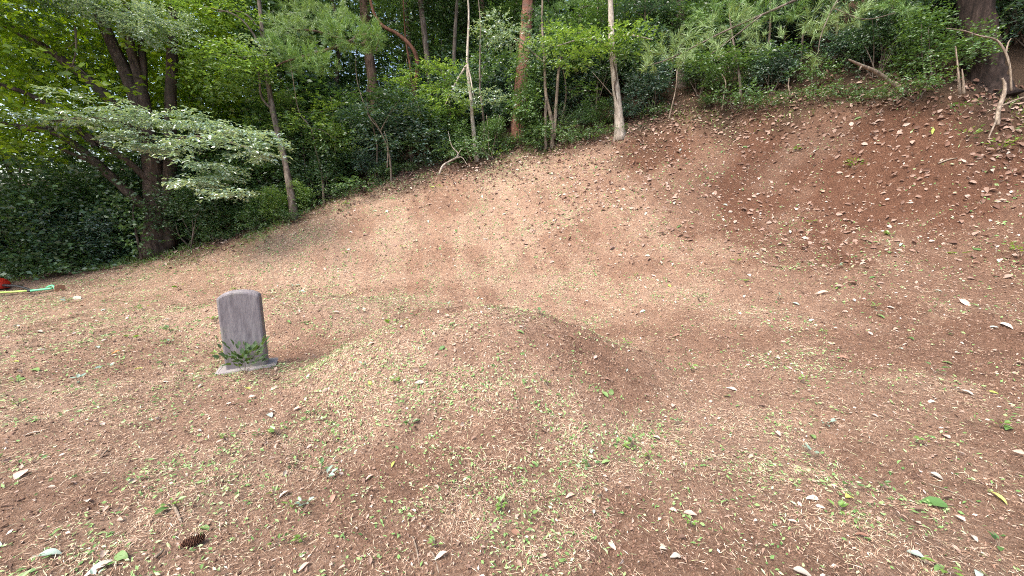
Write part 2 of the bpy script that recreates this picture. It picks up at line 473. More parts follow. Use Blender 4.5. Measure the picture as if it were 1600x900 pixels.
BM = {
    "grey":  bark_mat("grey_bark",  [(.3, (.045, .035, .028)), (.5, (.13, .105, .085)), (.72, (.25, .215, .18))]),
    "dark":  bark_mat("dark_bark",  [(.3, (.022, .016, .013)), (.5, (.070, .050, .040)), (.75, (.17, .130, .105))], patch=(.055, .045, .032)),
    "black": bark_mat("black_bark", [(.3, (.009, .007, .006)), (.5, (.026, .018, .015)), (.75, (.065, .047, .040))], bump=1.0),
    "brown": bark_mat("brown_bark", [(.3, (.035, .022, .015)), (.5, (.11, .070, .050)), (.75, (.22, .155, .115))], bump=.9),
    "red":   bark_mat("red_bark",   [(.3, (.08, .034, .022)), (.5, (.20, .095, .065)), (.75, (.33, .19, .14))], patch=(.15, .10, .08), scale=10, stretch=3),
    "pale":  bark_mat("pale_bark",  [(.3, (.14, .115, .09)), (.5, (.33, .285, .235)), (.75, (.52, .47, .40))], stretch=9, scale=22),
    "twig":  bark_mat("twig_bark",  [(.3, (.075, .058, .043)), (.5, (.20, .158, .120)), (.75, (.37, .31, .245))], scale=25),
    "rust":  bark_mat("rust_bark",  [(.3, (.040, .020, .013)), (.5, (.11, .052, .034)), (.75, (.22, .115, .080))]),
}

# ------------------------------------------------------------------ the ground, split into the open ground and the two mounds
th = np.radians(np.r_[np.linspace(-180, -76, 26)[:-1], np.linspace(-76, 76, 500), np.linspace(76, 180, 26)[1:]])
rr = np.r_[0.0, np.geomspace(.6, 70, 500)]
R_, T_ = np.meshgrid(rr, th, indexing='ij')
gx, gy = R_ * np.sin(T_), R_ * np.cos(T_)
gz = H(gx, gy, True)
gv = np.stack([gx, gy, gz], -1).reshape(-1, 3)
nr_, nt_ = R_.shape
i, j = np.meshgrid(np.arange(nr_ - 1), np.arange(nt_ - 1), indexing='ij')
gq = np.stack([i * nt_ + j, (i + 1) * nt_ + j, (i + 1) * nt_ + j + 1, i * nt_ + j + 1], -1).reshape(-1, 4)[:, ::-1]
fc = gv[gq].mean(1)
which = np.zeros(len(gq), int)
for k, m in enumerate(MOUNDS):
    d = ((fc[:, 0] - m[0]) / m[2]) ** 2 + ((fc[:, 1] - m[1]) / m[3]) ** 2
    which[(d < 1.1) & (which == 0)] = k + 1
g_straw = np.clip(.15 + strawy(gv[:, 0], gv[:, 1]) * .75 - bare(gv[:, 0], gv[:, 1]) * .4, 0, 1)
for k, nm in enumerate(["ground", "earth_mound", "earth_mound"]):
    f = gq[which == k]
    idx, inv = np.unique(f, return_inverse=True)
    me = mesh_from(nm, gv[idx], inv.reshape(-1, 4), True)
    a = me.attributes.new("straw", 'FLOAT', 'POINT'); a.data.foreach_set("value", g_straw[idx].astype(np.float32))
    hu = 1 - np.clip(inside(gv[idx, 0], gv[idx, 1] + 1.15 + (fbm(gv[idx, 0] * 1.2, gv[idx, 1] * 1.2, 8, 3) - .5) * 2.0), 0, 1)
    lo = np.clip((gv[idx, 2] - .3) / 1.8, 0, 1) * np.clip((gv[idx, 0] - .5) / 3.5, .03, 1) * 1.25 + .45 * np.clip((gv[idx, 0] - 2.5) / 3, 0, 1) + .40 * bare(gv[idx, 0], gv[idx, 1])  # redder soil of bare spots and right bank, plus canopy shade painted in
    a = me.attributes.new("loam_shade", 'FLOAT', 'POINT'); a.data.foreach_set("value", np.clip(lo, 0, 1).astype(np.float32))
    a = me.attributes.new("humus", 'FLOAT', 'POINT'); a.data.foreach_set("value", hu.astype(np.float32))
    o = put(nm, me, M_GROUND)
    tag(o, ["reddish brown soil of the mown clearing rising to the forest edge",
            "low rounded earth mound in the middle of the clearing",
            "lower earth mound behind the upright stone marker"][k], ["ground", "mound", "mound"][k], kind="structure")

# ------------------------------------------------------------------ trees
def limb_mesh(px, radii, origin, sides=9, rough=.12, flare=0, per=5, rng=RNG):
    pts = np.array([P(*q) for q in px])
    return MB().add(tube(pts, radii, sides, rough, per, rng, flare)).mesh("limb", True, origin)

def ground_tree(name, label, cat, base_uv, sink=.15):
    b = G(*base_uv)
    t = thing(name, (b[0], b[1], b[2] - sink), label, cat)
    return t, b

def tree_px(name, label, trunk, radii, bark, cat="tree", branches=(), sprays=(), flare=.35, sides=11, group=None, sink=.12, bough=None):
    """a tree whose trunk runs through the given points (u, v, depth); branches: (points, radii); sprays: foliage blobs"""
    pts = [P(*q) for q in trunk]
    b = pts[0].copy()
    b[2] = min(b[2], Hs(b[0], b[1])) - sink
    pts[0] = b
    r = thing(name, b, label, cat, group)
    tm = MB().add(tube(np.array(pts), radii, sides, .12, 6, RNG, flare)).mesh("trunk", True, b)
    put("trunk", tm, bark, r)
    for bp, br in branches:
        put("branch", limb_mesh(bp, br, b, 7), bough or bark, r)
    foliage(r, b, sprays)
    return r

def foliage(root, origin, sprays):
    """sprays: (u, v, depth, half width px, half height px, half depth m, twigs, kind, leaf length, flatness)"""
    by = {}
    for (u, v, t, rx, ry, rz, n, kind, L, flat) in sprays:
        c0 = P(u, v, t)
        rad = np.array([rx * t / 622, rz, ry * t / 622])
        if flat > .9:
            m = max(4, int(rx / 9)); w = RNG.normal(0, .55, (m, 3)) * rad + c0
            c, d = [], []
            for q in w:
                a, b = blob_twigs(RNG, q, np.array([.26, .24, .05]) * RNG.uniform(.6, 1.25), int(n * 1.7 / m) + 2, 1.0, 0, .1)
                c.append(a); d.append(b)
            c, d = np.vstack(c), np.vstack(d)
        else:
            c, d = blob_twigs(RNG, c0, rad, int(n * ((.85 if t < 7.3 and kind in ("pine", "paleneedle") else 2.0) if v > -25 else 1)))
        if kind in ("pine", "paleneedle"):
            vf = needle_tufts(RNG, c, d + np.array([0, 0, .35]), 46, L * 1.1, .006)
        else:
            if flat > .75: d = d * np.array([1, 1, .25 if flat < .9 else .1]) - np.array([0, 0, 0 if flat < .9 else .12])
            vf = twig_leaves(RNG, c, d, L * (3.2 if flat < .9 else 4.2), 7 if flat < .9 else 10, L, L * .55, flat)
        by.setdefault(kind, MB()).add(vf)
    for kind, mb in by.items():
        put("crown", mb.mesh("crown", False, origin), LM[kind], root)

def twig_web(root, origin, px, n, length, bark, r0=.012, droop=0.0):
    """thin side twigs along a limb given in pixels, one mesh (fine twigs)"""
    c, _ = smooth_path(np.array([P(*q) for q in px]), np.ones(len(px)), 8)
    mb = MB()
    for k in range(n):
        a = c[RNG.integers(1, len(c))]
        d = unit(RNG.normal(0, 1, 3) * np.array([1, .8, .5]) + np.array([0, 0, -droop]))
        m1 = a + d * length * RNG.uniform(.3, .6); e = m1 + unit(d + RNG.normal(0, .5, 3)) * length * RNG.uniform(.2, .6)
        mb.add(tube([a, m1, e], [r0, r0 * .7, r0 * .3], 4, 0, 3))
    return put("twigs", mb.mesh("twigs", True, origin), bark, root)

# multi-stemmed tree on the left with spreading pale foliage
tree_px("leaning_tree", "big dark multi-stemmed tree with leaning limbs and spreading pale foliage layers",
    [(244, 394, 10.3), (243, 330, 10.3), (236, 235, 10.3), (212, 150, 10.3), (172, 60, 10.3), (130, -40, 10.3), (90, -160, 10.4)],
    [.27, .23, .19, .16, .13, .10, .05], BM["dark"],
    branches=[
        ([(262, 388, 10.4), (264, 300, 10.4), (266, 170, 10.4), (269, 60, 10.4), (272, -80, 10.5)], [.20, .16, .13, .12, .08]),
        ([(238, 240, 10.3), (224, 150, 10.2), (205, 80, 10.1), (196, 0, 10.1), (185, -80, 10.1)], [.13, .12, .10, .08, .05]),
        ([(224, 152, 10.2), (222, 80, 10.3), (214, 10, 10.4), (216, -80, 10.4)], [.10, .08, .06, .04]),
        ([(236, 330, 10.2), (205, 305, 10.0), (150, 255, 9.8), (95, 212, 9.7), (30, 200, 9.6)], [.12, .115, .10, .075, .04]),
        ([(150, 255, 9.8), (120, 243, 9.75), (93, 231, 9.7)], [.06, .045, .035]),
        ([(236, 285, 10.2), (190, 245, 10.0), (120, 205, 9.9), (40, 198, 9.8), (-30, 185, 9.7)], [.085, .075, .06, .045, .03]),
        ([(232, 240, 10.3), (165, 150, 10.0), (95, 92, 9.9), (0, 33, 9.7), (-80, 5, 9.6)], [.13, .115, .10, .085, .07]),
        ([(150, 230, 9.9), (105, 185, 9.9), (50, 150, 9.8), (0, 132, 9.7)], [.07, .065, .055, .045]),
        ([(236, 235, 10.2), (290, 215, 9.0), (350, 220, 8.5), (425, 245, 8.2)], [.06, .045, .03, .012]),
        ([(240, 225, 10.1), (200, 195, 8.9), (140, 185, 8.5), (75, 190, 8.3)], [.06, .045, .03, .012]),
    ],
    sprays=[
        (150, 186, 8.5, 85, 8, .8, 60, "silver", .085, .96), (230, 176, 8.6, 85, 10, .8, 75, "silver", .085, .96), (300, 194, 8.5, 75, 10, .7, 75, "silver", .088, .96),
        (365, 218, 8.2, 50, 10, .6, 60, "silver", .088, .96), (405, 240, 8.1, 30, 9, .4, 30, "silver", .085, .96), (240, 228, 8.3, 70, 7, .6, 50, "silver", .085, .96), (325, 282, 8.2, 50, 8, .5, 45, "silver", .088, .96),
        (352, 300, 8.1, 30, 7, .4, 22, "silver", .085, .96), (345, 258, 8.2, 50, 6, .5, 28, "silver", .085, .96), (190, 212, 8.4, 45, 6, .5, 26, "silver", .085, .96),
        (190, 20, 9.0, 70, 22, .8, 200, "silver", .06, .8), (250, 45, 9.0, 55, 28, .7, 170, "silver", .06, .8), (110, -5, 9.0, 70, 18, .8, 130, "silver", .06, .8),
        (40, 15, 9.2, 70, 25, .8, 90, "mid", .07, .6), (130, 110, 10.8, 80, 45, .6, 140, "dark", .075, .5),
    ])

# dead hanging twig under the leaning limb
def bare_branch(name, label, paths, bark, cat="branch", sides=6):
    b = P(*paths[0][0][0])
    r = thing(name, b, label, cat)
    for i, (px, rad) in enumerate(paths):
        put("stem" if i == 0 else "twig", limb_mesh(px, rad, b, sides, .15), bark, r)
    return r

bare_branch("dead_branch", "bleached dead twig hanging from the leaning limbs at upper left",
    [([(117, 40, 9.6), (119, 75, 9.6), (113, 103, 9.6)], [.022, .020, .015]), ([(113, 103, 9.6), (105, 108, 9.6), (107, 125, 9.6), (116, 132, 9.6)], [.014, .012, .009, .004]),
     ([(113, 103, 9.6), (125, 108, 9.6), (135, 117, 9.6)], [.012, .009, .004]), ([(118, 66, 9.6), (106, 74, 9.6), (96, 75, 9.6)], [.009, .006, .003])], BM["twig"])

# slim tree
tree_px("slim_tree", "slender leaning tree with bright leaf clusters right of the multi-stemmed tree",
    [(461, 337, 10.2), (447, 260, 10.2), (428, 180, 10.2), (418, 120, 10.2), (408, 30, 10.2), (396, -90, 10.2)], [.085, .075, .068, .058, .05, .03], BM["grey"],
    branches=[([(425, 172, 10.2), (408, 150, 10.0), (403, 110, 9.8), (380, 90, 9.6), (330, 85, 9.5)], [.03, .026, .022, .016, .008]),
              ([(416, 100, 10.1), (400, 60, 9.8), (370, 25, 9.6), (320, 10, 9.5)], [.03, .024, .018, .008]),
              ([(410, 50, 10.1), (380, 20, 10), (340, 18, 10)], [.025, .02, .01])],
    sprays=[(360, 88, 9.5, 58, 13, .6, 75, "bright", .10, .8), (390, 112, 9.5, 42, 14, .5, 45, "bright", .10, .8), (335, 122, 9.6, 42, 16, .5, 45, "bright", .095, .7),
            (335, 20, 9.6, 60, 16, .6, 70, "bright", .09, .8), (400, 75, 9.4, 30, 10, .4, 25, "silver", .09, .8), (400, -30, 10, 120, 40, 1.2, 150, "mid", .1, .6)])

# pines in the middle
pine = tree_px("pine_tree", "pine with bushy needle boughs in front of its brown trunk",
    [(596, 262, 12.8), (588, 190, 12.8), (581, 120, 12.8), (572, 40, 12.8), (566, -60, 12.8), (562, -260, 12.9)], [.19, .165, .155, .15, .14, .10], BM["brown"],
    branches=[([(572, 20, 12.6), (560, 55, 10.6), (520, 75, 9.9), (450, 95, 9.5), (430, 105, 9.3)], [.05, .045, .035, .02, .008]),
              ([(575, 60, 12.6), (560, 70, 10.5), (500, 50, 9.8), (450, 45, 9.5)], [.045, .04, .025, .008]),
              ([(560, 55, 10.6), (590, 55, 9.8), (588, 80, 9.6)], [.03, .02, .008])],
    sprays=[(480, 95, 9.5, 50, 20, .6, 55, "pine", .13, .4), (545, 55, 9.6, 48, 24, .6, 70, "pine", .13, .4), (455, 45, 9.6, 40, 16, .6, 45, "paleneedle", .13, .4),
            (500, 28, 9.9, 60, 18, .7, 70, "paleneedle", .13, .4), (585, 60, 9.7, 14, 22, .4, 25, "pine", .13, .4), (440, 75, 9.5, 28, 14, .5, 28, "pine", .13, .4),
            (520, -30, 11.5, 200, 30, 1.8, 160, "pine", .15, .4), (600, -120, 11.6, 220, 70, 2, 260, "pine", .16, .4)])
tree_px("curved_tree", "rust-brown trunk bowing over in an arc beside the bushy pine",
    [(657, 258, 12.2), (652, 200, 12.2), (647, 150, 12.2), (652, 105, 12.1), (646, 78, 12.0), (622, 54, 11.9), (595, 38, 11.8), (580, 5, 11.7), (574, -60, 11.7)],
    [.085, .07, .06, .058, .058, .052, .046, .038, .02], BM["rust"],
    branches=[([(647, 150, 12.2), (640, 100, 12.2), (634, 60, 12.2), (630, 0, 11.5)], [.035, .03, .025, .012])], flare=.2)
tree_px("red_pine", "tall red pine trunk, orange-red towards the top, in the middle of the wood",
    [(812, 200, 12.0), (814, 150, 12.0), (819, 90, 12.0), (823, 30, 12.0), (826, -40, 12.0), (832, -330, 12.0)], [.24, .20, .18, .175, .165, .10], BM["red"],
    branches=[([(825, -120, 12.0), (880, -140, 12.5), (950, -120, 12)], [.05, .035, .01]), ([(828, -180, 12.0), (770, -200, 12.5), (700, -180, 12)], [.05, .035, .01])],
    sprays=[(830, -250, 13, 160, 70, 2.4, 260, "pine", .16, .4)], sink=.5)
tree_px("pale_tree", "pale grey tree with a long dark crack down its bark at the clearing edge",
    [(969, 206, 10.3), (966, 170, 10.3), (960, 120, 10.3), (956, 70, 10.3), (954, 10, 10.4), (950, -120, 10.5)], [.115, .10, .09, .082, .07, .04], BM["pale"],
    branches=[([(957, 78, 10.3), (935, 62, 10.0), (905, 62, 9.7), (870, 72, 9.5)], [.035, .028, .018, .007]), ([(956, 60, 10.3), (985, 55, 10), (1020, 62, 9.7)], [.03, .022, .008]),
              ([(958, 150, 10.25), (945, 135, 9.9), (925, 112, 9.6)], [.012, .009, .004])],
    sprays=[(905, 70, 9.6, 40, 12, .5, 38, "bright", .10, .8), (945, 62, 9.8, 30, 14, .5, 30, "bright", .10, .8), (985, 62, 9.8, 32, 18, .5, 38, "bright", .10, .75),
            (900, 95, 9.6, 28, 10, .4, 20, "bright", .10, .8), (1000, 85, 9.9, 30, 10, .5, 22, "mid", .10, .7), (860, 62, 9.8, 25, 14, .4, 22, "bright", .09, .7),
            (950, -100, 10.5, 190, 60, 2, 90, "mid", .11, .6)], flare=.45)
crack = MB().add(tube([P(958, 96, 10.18), P(963, 120, 10.18), P(960, 135, 10.17), P(964, 158, 10.16)], [.012, .022, .018, .008], 5, .3)).mesh("crack", True, bpy.data.objects["pale_tree"].location)
put("crack", crack, BM["dark"], bpy.data.objects["pale_tree"])
tree_px("grey_pine", "straight grey pine trunk behind the overhanging needle bough",
    [(1066, 172, 11.2), (1064, 100, 11.2), (1062, 20, 11.2), (1061, -60, 11.2), (1060, -300, 11.2)], [.17, .14, .13, .125, .08], BM["grey"],
    branches=[([(1061, -60, 11.2), (1000, -90, 10.5), (930, -80, 10)], [.05, .035, .01])],
    sprays=[(1060, -220, 11, 170, 70, 2.2, 240, "pine", .16, .4), (960, -40, 10.4, 90, 30, 1, 90, "paleneedle", .15, .4), (900, 20, 12.5, 50, 30, .7, 55, "pine", .15, .4)], sink=.3)
tree_px("dark_pine", "thick dark pine trunk at the top of the right slope",
    [(1541, 150, 6.9), (1537, 110, 6.9), (1531, 60, 6.9), (1524, 0, 6.9), (1516, -80, 6.9), (1500, -420, 7)], [.27, .24, .225, .215, .205, .15], BM["black"],
    branches=[([(1512, -100, 6.9), (1420, -90, 6.8), (1330, -40, 6.8), (1225, 8, 6.8), (1130, 50, 6.8), (1050, 90, 6.8), (1008, 104, 6.8)], [.06, .045, .030, .020, .015, .010, .005]),
              ([(1190, 24, 6.8), (1150, 55, 6.7), (1110, 85, 6.6)], [.014, .010, .004]),
              ([(1330, -40, 6.8), (1300, 15, 6.7), (1283, 55, 6.6), (1278, 85, 6.6)], [.018, .012, .008, .004]),
              ([(1300, 12, 6.7), (1350, 30, 6.6), (1400, 20, 6.5)], [.012, .008, .004]),
              ([(1506, -240, 6.9), (1600, -280, 6.2), (1720, -260, 5.6)], [.06, .04, .012])],
    sprays=[(1080, 78, 6.8, 62, 16, .35, 34, "paleneedle", .15, .4), (1150, 42, 6.8, 60, 18, .4, 34, "paleneedle", .15, .4), (1215, 15, 6.8, 50, 18, .4, 28, "pine", .15, .4),
            (1120, 20, 7.0, 60, 16, .4, 26, "pine", .15, .4), (1275, 30, 6.7, 34, 22, .35, 22, "paleneedle", .15, .4), (1277, 88, 6.6, 10, 8, .1, 4, "paleneedle", .13, .4),
            (1330, 25, 6.6, 40, 18, .3, 18, "paleneedle", .15, .4), (1410, 8, 6.6, 45, 16, .3, 18, "pine", .15, .4), (1020, 98, 6.8, 25, 8, .2, 8, "paleneedle", .15, .4), (1200, 62, 6.7, 30, 14, .3, 10, "paleneedle", .14, .4),
            (1330, -110, 6.4, 150, 40, 1.2, 40, "pine", .16, .4), (1480, -260, 6.4, 200, 70, 1.6, 220, "pine", .16, .4),
            (1680, -220, 6.2, 140, 70, 1.4, 150, "pine", .16, .4)], flare=.45, bough=BM["grey"])

# saplings at the edge
SAPL = [
    ("thin pale sapling right of the forked dead branch", [(746, 248, 11.4), (741, 200, 11.4), (737, 150, 11.4), (734, 100, 11.5), (730, 20, 11.6)], .07, "pale",
        [(740, 150, 11.1, 45, 14, .5, 55, "silver", .085, .8), (695, 165, 11.1, 42, 12, .5, 42, "bright", .09, .8), (770, 45, 11.3, 30, 22, .5, 40, "silver", .08, .7)]),
    ("twin-stemmed sapling with pale bark left of the cracked pale tree", [(863, 232, 11.0), (860, 190, 11.0), (856, 150, 11.0), (853, 100, 11), (850, 40, 11)], .065, "twig",
        [(855, 85, 10.8, 40, 18, .5, 55, "silver", .08, .8), (800, 58, 11.0, 32, 14, .5, 40, "silver", .08, .8), (880, 58, 10.9, 30, 12, .5, 30, "bright", .09, .8)]),
    ("thin straight sapling behind the twin-stemmed one", [(757, 243, 11.6), (754, 190, 11.6), (752, 130, 11.6), (752, 40, 11.7)], .042, "grey", [(760, 100, 11.4, 35, 18, .5, 35, "mid", .08, .7)]),
    ("slim crooked sapling between the slender tree and the bushy pine", [(506, 315, 10.8), (500, 270, 10.8), (494, 230, 10.8), (482, 200, 10.7), (470, 175, 10.6)], .03, "twig",
        [(478, 195, 10.4, 42, 14, .5, 45, "bright", .09, .8), (520, 215, 10.4, 34, 16, .5, 32, "mid", .09, .7)]),
    ("bluish-leaved sapling under the bushy pine", [(612, 285, 11.2), (604, 240, 11.1), (592, 205, 11.0), (575, 180, 10.9)], .03, "twig",
        [(575, 180, 10.7, 45, 14, .5, 60, "blue", .095, .8), (625, 155, 10.8, 40, 14, .5, 45, "blue", .09, .8), (590, 225, 10.7, 30, 14, .4, 28, "blue", .09, .8)]),
    ("slim sapling with layered leaves before the grey pine", [(1160, 168, 9.6), (1158, 120, 9.6), (1150, 80, 9.7), (1140, 20, 9.8)], .035, "grey",
        [(1120, 95, 9.4, 50, 12, .5, 45, "mid", .09, .8), (1200, 90, 9.4, 50, 12, .5, 45, "mid", .09, .8)]),
    ("slim sapling leaning by the fallen log", [(1390, 135, 8.2), (1392, 90, 8.2), (1388, 40, 8.2), (1380, -20, 8.2)], .03, "grey",
        [(1400, 25, 8.0, 60, 14, .5, 55, "blue", .085, .8)]),
]
for lab, tr, r0, bk, sp in SAPL:
    (ua, va, ta), (ub, vb, tb) = tr[-2], tr[-1]
    tr = tr + [(ub + (ub - ua) * .7 + RNG.uniform(-9, 9), vb - 55, tb - .1), (ub + (ub - ua) * 1.2 + RNG.uniform(-14, 14), vb - 110, tb - .2)]
    tr = [tr[0]] + [(a + RNG.uniform(-4, 4), b, c_) for a, b, c_ in tr[1:]]
    n = len(tr)
    br = []
    if "twin" in lab:
        br = [([(866, 218, 11.0), (869, 165, 11.0), (873, 110, 11.0), (880, 70, 11)], [.05, .042, .035, .015]), ([(853, 234, 10.9), (852, 200, 10.9), (853, 150, 10.95)], [.045, .04, .03])]
    for s in sp[:2]:
        e = tr[-4]
        br.append(([e, ((e[0] + s[0]) / 2, (e[1] + s[1]) / 2 - 4, (e[2] + s[2]) / 2), (s[0], s[1], s[2])], [r0 * .5, r0 * .35, r0 * .15]))
    tree_px("sapling", lab, tr, list(np.linspace(r0, r0 * .14, n)), BM[bk], "sapling", br, sp, .25, 8)

# bare sticks, forked dead branch, log, bent twig
bare_branch("forked_branch", "bleached forked dead branch lying at the forest edge below the curved trunk",
    [([(686, 273, 10.9), (693, 258, 10.9), (712, 247, 11.0), (716, 240, 11.1), (706, 228, 11.1), (700, 205, 11.2)], [.025, .028, .026, .02, .015, .008]),
     ([(712, 247, 11.0), (722, 246, 11.0), (730, 258, 10.9)], [.015, .012, .005]), ([(712, 247, 11.0), (722, 232, 11.1), (734, 226, 11.2)], [.012, .009, .004])], BM["pale"])
bare_branch("fallen_log", "broken pale log slanting down the slope left of the dark pine trunk",
    [([(1416, 147, 7.3), (1395, 131, 7.25), (1370, 113, 7.2), (1345, 102, 7.15), (1326, 93, 7.1)], [.036, .036, .03, .025, .012]), ([(1346, 103, 7.15), (1343, 109, 7.1)], [.016, .008])], BM["twig"], "log", 9)
bare_branch("bent_stem", "bent bare stem arching in front of the dark pine trunk",
    [([(1580, 142, 6.1), (1579, 112, 6.1), (1572, 85, 6.1), (1557, 63, 6.1), (1530, 56, 6.1), (1505, 48, 6.1), (1478, 44, 6.1)], [.014, .014, .014, .013, .010, .008, .003]),
     ([(1572, 82, 6.1), (1575, 68, 6.1), (1580, 60, 6.1)], [.013, .01, .005])], BM["twig"])
bare_branch("broken_stem", "short broken stump of a stem below the bent bare stem",
    [([(1558, 196, 5.7), (1560, 172, 5.75), (1568, 150, 5.8), (1570, 134, 5.8), (1566, 122, 5.8)], [.027, .027, .026, .022, .013]), ([(1557, 188, 5.7), (1549, 205, 5.6), (1545, 215, 5.5)], [.014, .01, .006]), ([(1566, 165, 5.75), (1600, 152, 5.7), (1640, 146, 5.7)], [.015, .012, .006])], BM["twig"])
for lab, px in [("thin pale stick leaning at the edge left of the grey pine", [(1045, 186, 10.0), (1050, 165, 10.0), (1056, 138, 10.0), (1058, 110, 10)]),
                ("thin crooked stick right of the grey pine", [(1128, 172, 9.6), (1131, 150, 9.6), (1134, 130, 9.6), (1128, 116, 9.6)]),
                ("short snapped stick standing beside the dark pine trunk", [(1506, 147, 6.5), (1505, 125, 6.5), (1503, 108, 6.5)]),
                ("thin grey stick standing just left of the snapped stick", [(1500, 148, 6.6), (1497, 110, 6.6), (1493, 72, 6.6)]),
                ("slanting stick right of the thin pale sapling", [(768, 242, 11.2), (774, 215, 11.2), (781, 180, 11.2)]),
                ("upright stick between the saplings below the red pine", [(764, 243, 11.3), (763, 205, 11.3), (760, 180, 11.3)]),
                ("snapped leaning stick left of the thin pale sapling", [(736, 250, 11.2), (730, 235, 11.2), (726, 218, 11.2)]),
                ("thin grey stick before the dark bushes right of the grey pine", [(1236, 153, 9.0), (1232, 135, 9.0), (1233, 122, 9.0)]),
                ("slim bent stick among the bluish leaves under the bushy pine", [(605, 262, 10.9), (606, 225, 10.9), (600, 205, 10.9)])]:
    bare_branch("stick", lab, [(px, list(np.linspace(.02, .009, len(px))))], BM["twig"], "stick")

# ------------------------------------------------------------------ background trees
BACK = []
rng = np.random.default_rng(7)
def crown_proto(kind, seed, n=560, L=.12):
    g = np.random.default_rng(seed); mb = MB()
    for k in range(7):
        c0 = np.array([g.normal(0, 1.0), g.normal(0, 1.0), g.uniform(-1.0, 1.4)])
        c, d = blob_twigs(g, c0, np.array([1.1, 1.1, .6]), n // 7)
        mb.add(twig_leaves(g, c, d, L * 3, 7, L, L * .55, .65, False))
    me = mb.mesh("crown"); me.materials.append(LM[kind]); return me
CROWNS = {k: [crown_proto(k, 100 + i) for i in range(2)] for k in ("mid", "dark", "bright", "lime")}
ORD = ["first", "second", "third", "fourth", "fifth", "sixth", "seventh", "eighth", "ninth", "tenth", "eleventh", "twelfth", "thirteenth", "fourteenth", "fifteenth", "sixteenth", "seventeenth", "eighteenth", "nineteenth", "twentieth"]
def zone(u):
    for lim, s in [(130, "at the far left"), (330, "around the multi-stemmed tree"), (480, "around the slender leaning tree"), (640, "around the bushy pine"), (780, "around the curved trunk"),
                   (900, "around the red pine"), (1020, "around the cracked pale tree"), (1180, "around the grey pine"), (1420, "around the fallen log"), (9999, "around the dark pine")]:
        if u < lim: return s
back_specs = []
# (u of base, depth, lean in px at the top, radius, bark)
for u, t, lean, r, bk in [(663, 15, -8, .07, "grey"), (688, 14, -30, .09, "grey"), (700, 17, -25, .10, "grey"), (716, 14, 6, .06, "grey"), (735, 16, -12, .10, "dark"), (760, 18, 30, .07, "grey"),
        (775, 15, -25, .07, "brown"), (790, 20, 14, .08, "grey"), (845, 17, -30, .06, "grey"), (862, 20, -10, .09, "dark"), (895, 15, -10, .07, "grey"), (925, 18, 12, .09, "dark"),
        (1000, 16, 4, .08, "grey"), (1022, 19, 10, .09, "dark"), (1090, 15, 14, .07, "dark"), (1130, 18, -6, .10, "grey"), (1172, 13, 2, .11, "dark"), (1255, 14, 8, .09, "dark"), (1330, 12, 12, .08, "dark"),
        (1450, 11, 10, .10, "dark"), (640, 17, 10, .07, "dark"), (545, 15, -10, .08, "dark"), (520, 18, 8, .07, "dark"), (480, 16, -16, .09, "dark"), (350, 15, -20, .08, "dark"), (310, 18, 12, .07, "dark"),
        (150, 16, -20, .09, "dark"), (60, 14, -25, .08, "dark"), (1590, 10.5, 12, .10, "dark"), (655, 21, 6, .07, "grey"), (705, 22, 12, .08, "grey"), (750, 23, -6, .07, "grey"), (830, 24, 10, .07, "grey"), (960, 23, -8, .08, "dark")]:
    back_specs.append((u, t, lean, r, bk))
back_specs.sort()
cnt = {}
for u, t, lean, r, bk in back_specs:
    # base on the ground at that depth
    d = ray(u, 200); x = d[0] * t; y = t * 1.0
    z = Hs(x, y)
    Ht = rng.uniform(7, 10)
    ls = lean * t / 622 * rng.uniform(.8, 1.2) * 1.6
    zz = zone(u); cnt[zz] = cnt.get(zz, 0) + 1
    colour = {"grey": "thin grey trunk", "dark": "dark slim trunk", "brown": "thin brown trunk"}[bk]
    o = thing("forest_tree", (x, y, z - .2), f"{colour} deep in the wood {zz}, {ORD[cnt[zz]-1]} from left", "tree", "trees deep in the wood")
    pts = [np.zeros(3), np.array([ls * .2 + rng.normal(0, .08), rng.normal(0, .1), Ht * .33]), np.array([ls * .6 + rng.normal(0, .12), rng.normal(0, .15), Ht * .66]), np.array([ls, rng.normal(0, .3), Ht])]
    put("trunk", MB().add(tube(np.array(pts), [r * 1.25, r, r * .8, r * .4], 8, .1, 5, rng, .2)).mesh("trunk", True), BM[bk], o)
    for k in range(2):
        a = pts[2] * (1 - k * .3) + pts[1] * k * .3
        e = a + np.array([rng.normal(0, 1.0), rng.normal(0, .7), rng.uniform(.5, 1.4)])
        put("branch", MB().add(tube([a, (a + e) / 2 + rng.normal(0, .1, 3), e], [r * .4, r * .3, r * .12], 5, 0, 4)).mesh("branch", True), BM[bk], o)
    kind = "lime" if u < 200 else ("bright" if u < 420 else rng.choice(["mid", "mid", "dark"]))
    c = put("crown", CROWNS[kind][rng.integers(0, 2)], None, o)
    c2 = put("crown", CROWNS[kind][rng.integers(0, 2)], None, o)
    c2.location = (ls * .5, 0, Ht * .52); c2.rotation_euler = (0, 0, rng.uniform(0, 6.28)); c2.scale = (.85, .85, .8)
    c.location = (ls * .9, 0, Ht - .8); c.rotation_euler = (0, 0, rng.uniform(0, 6.28)); s = rng.uniform(.9, 1.25); c.scale = (s, s, s)

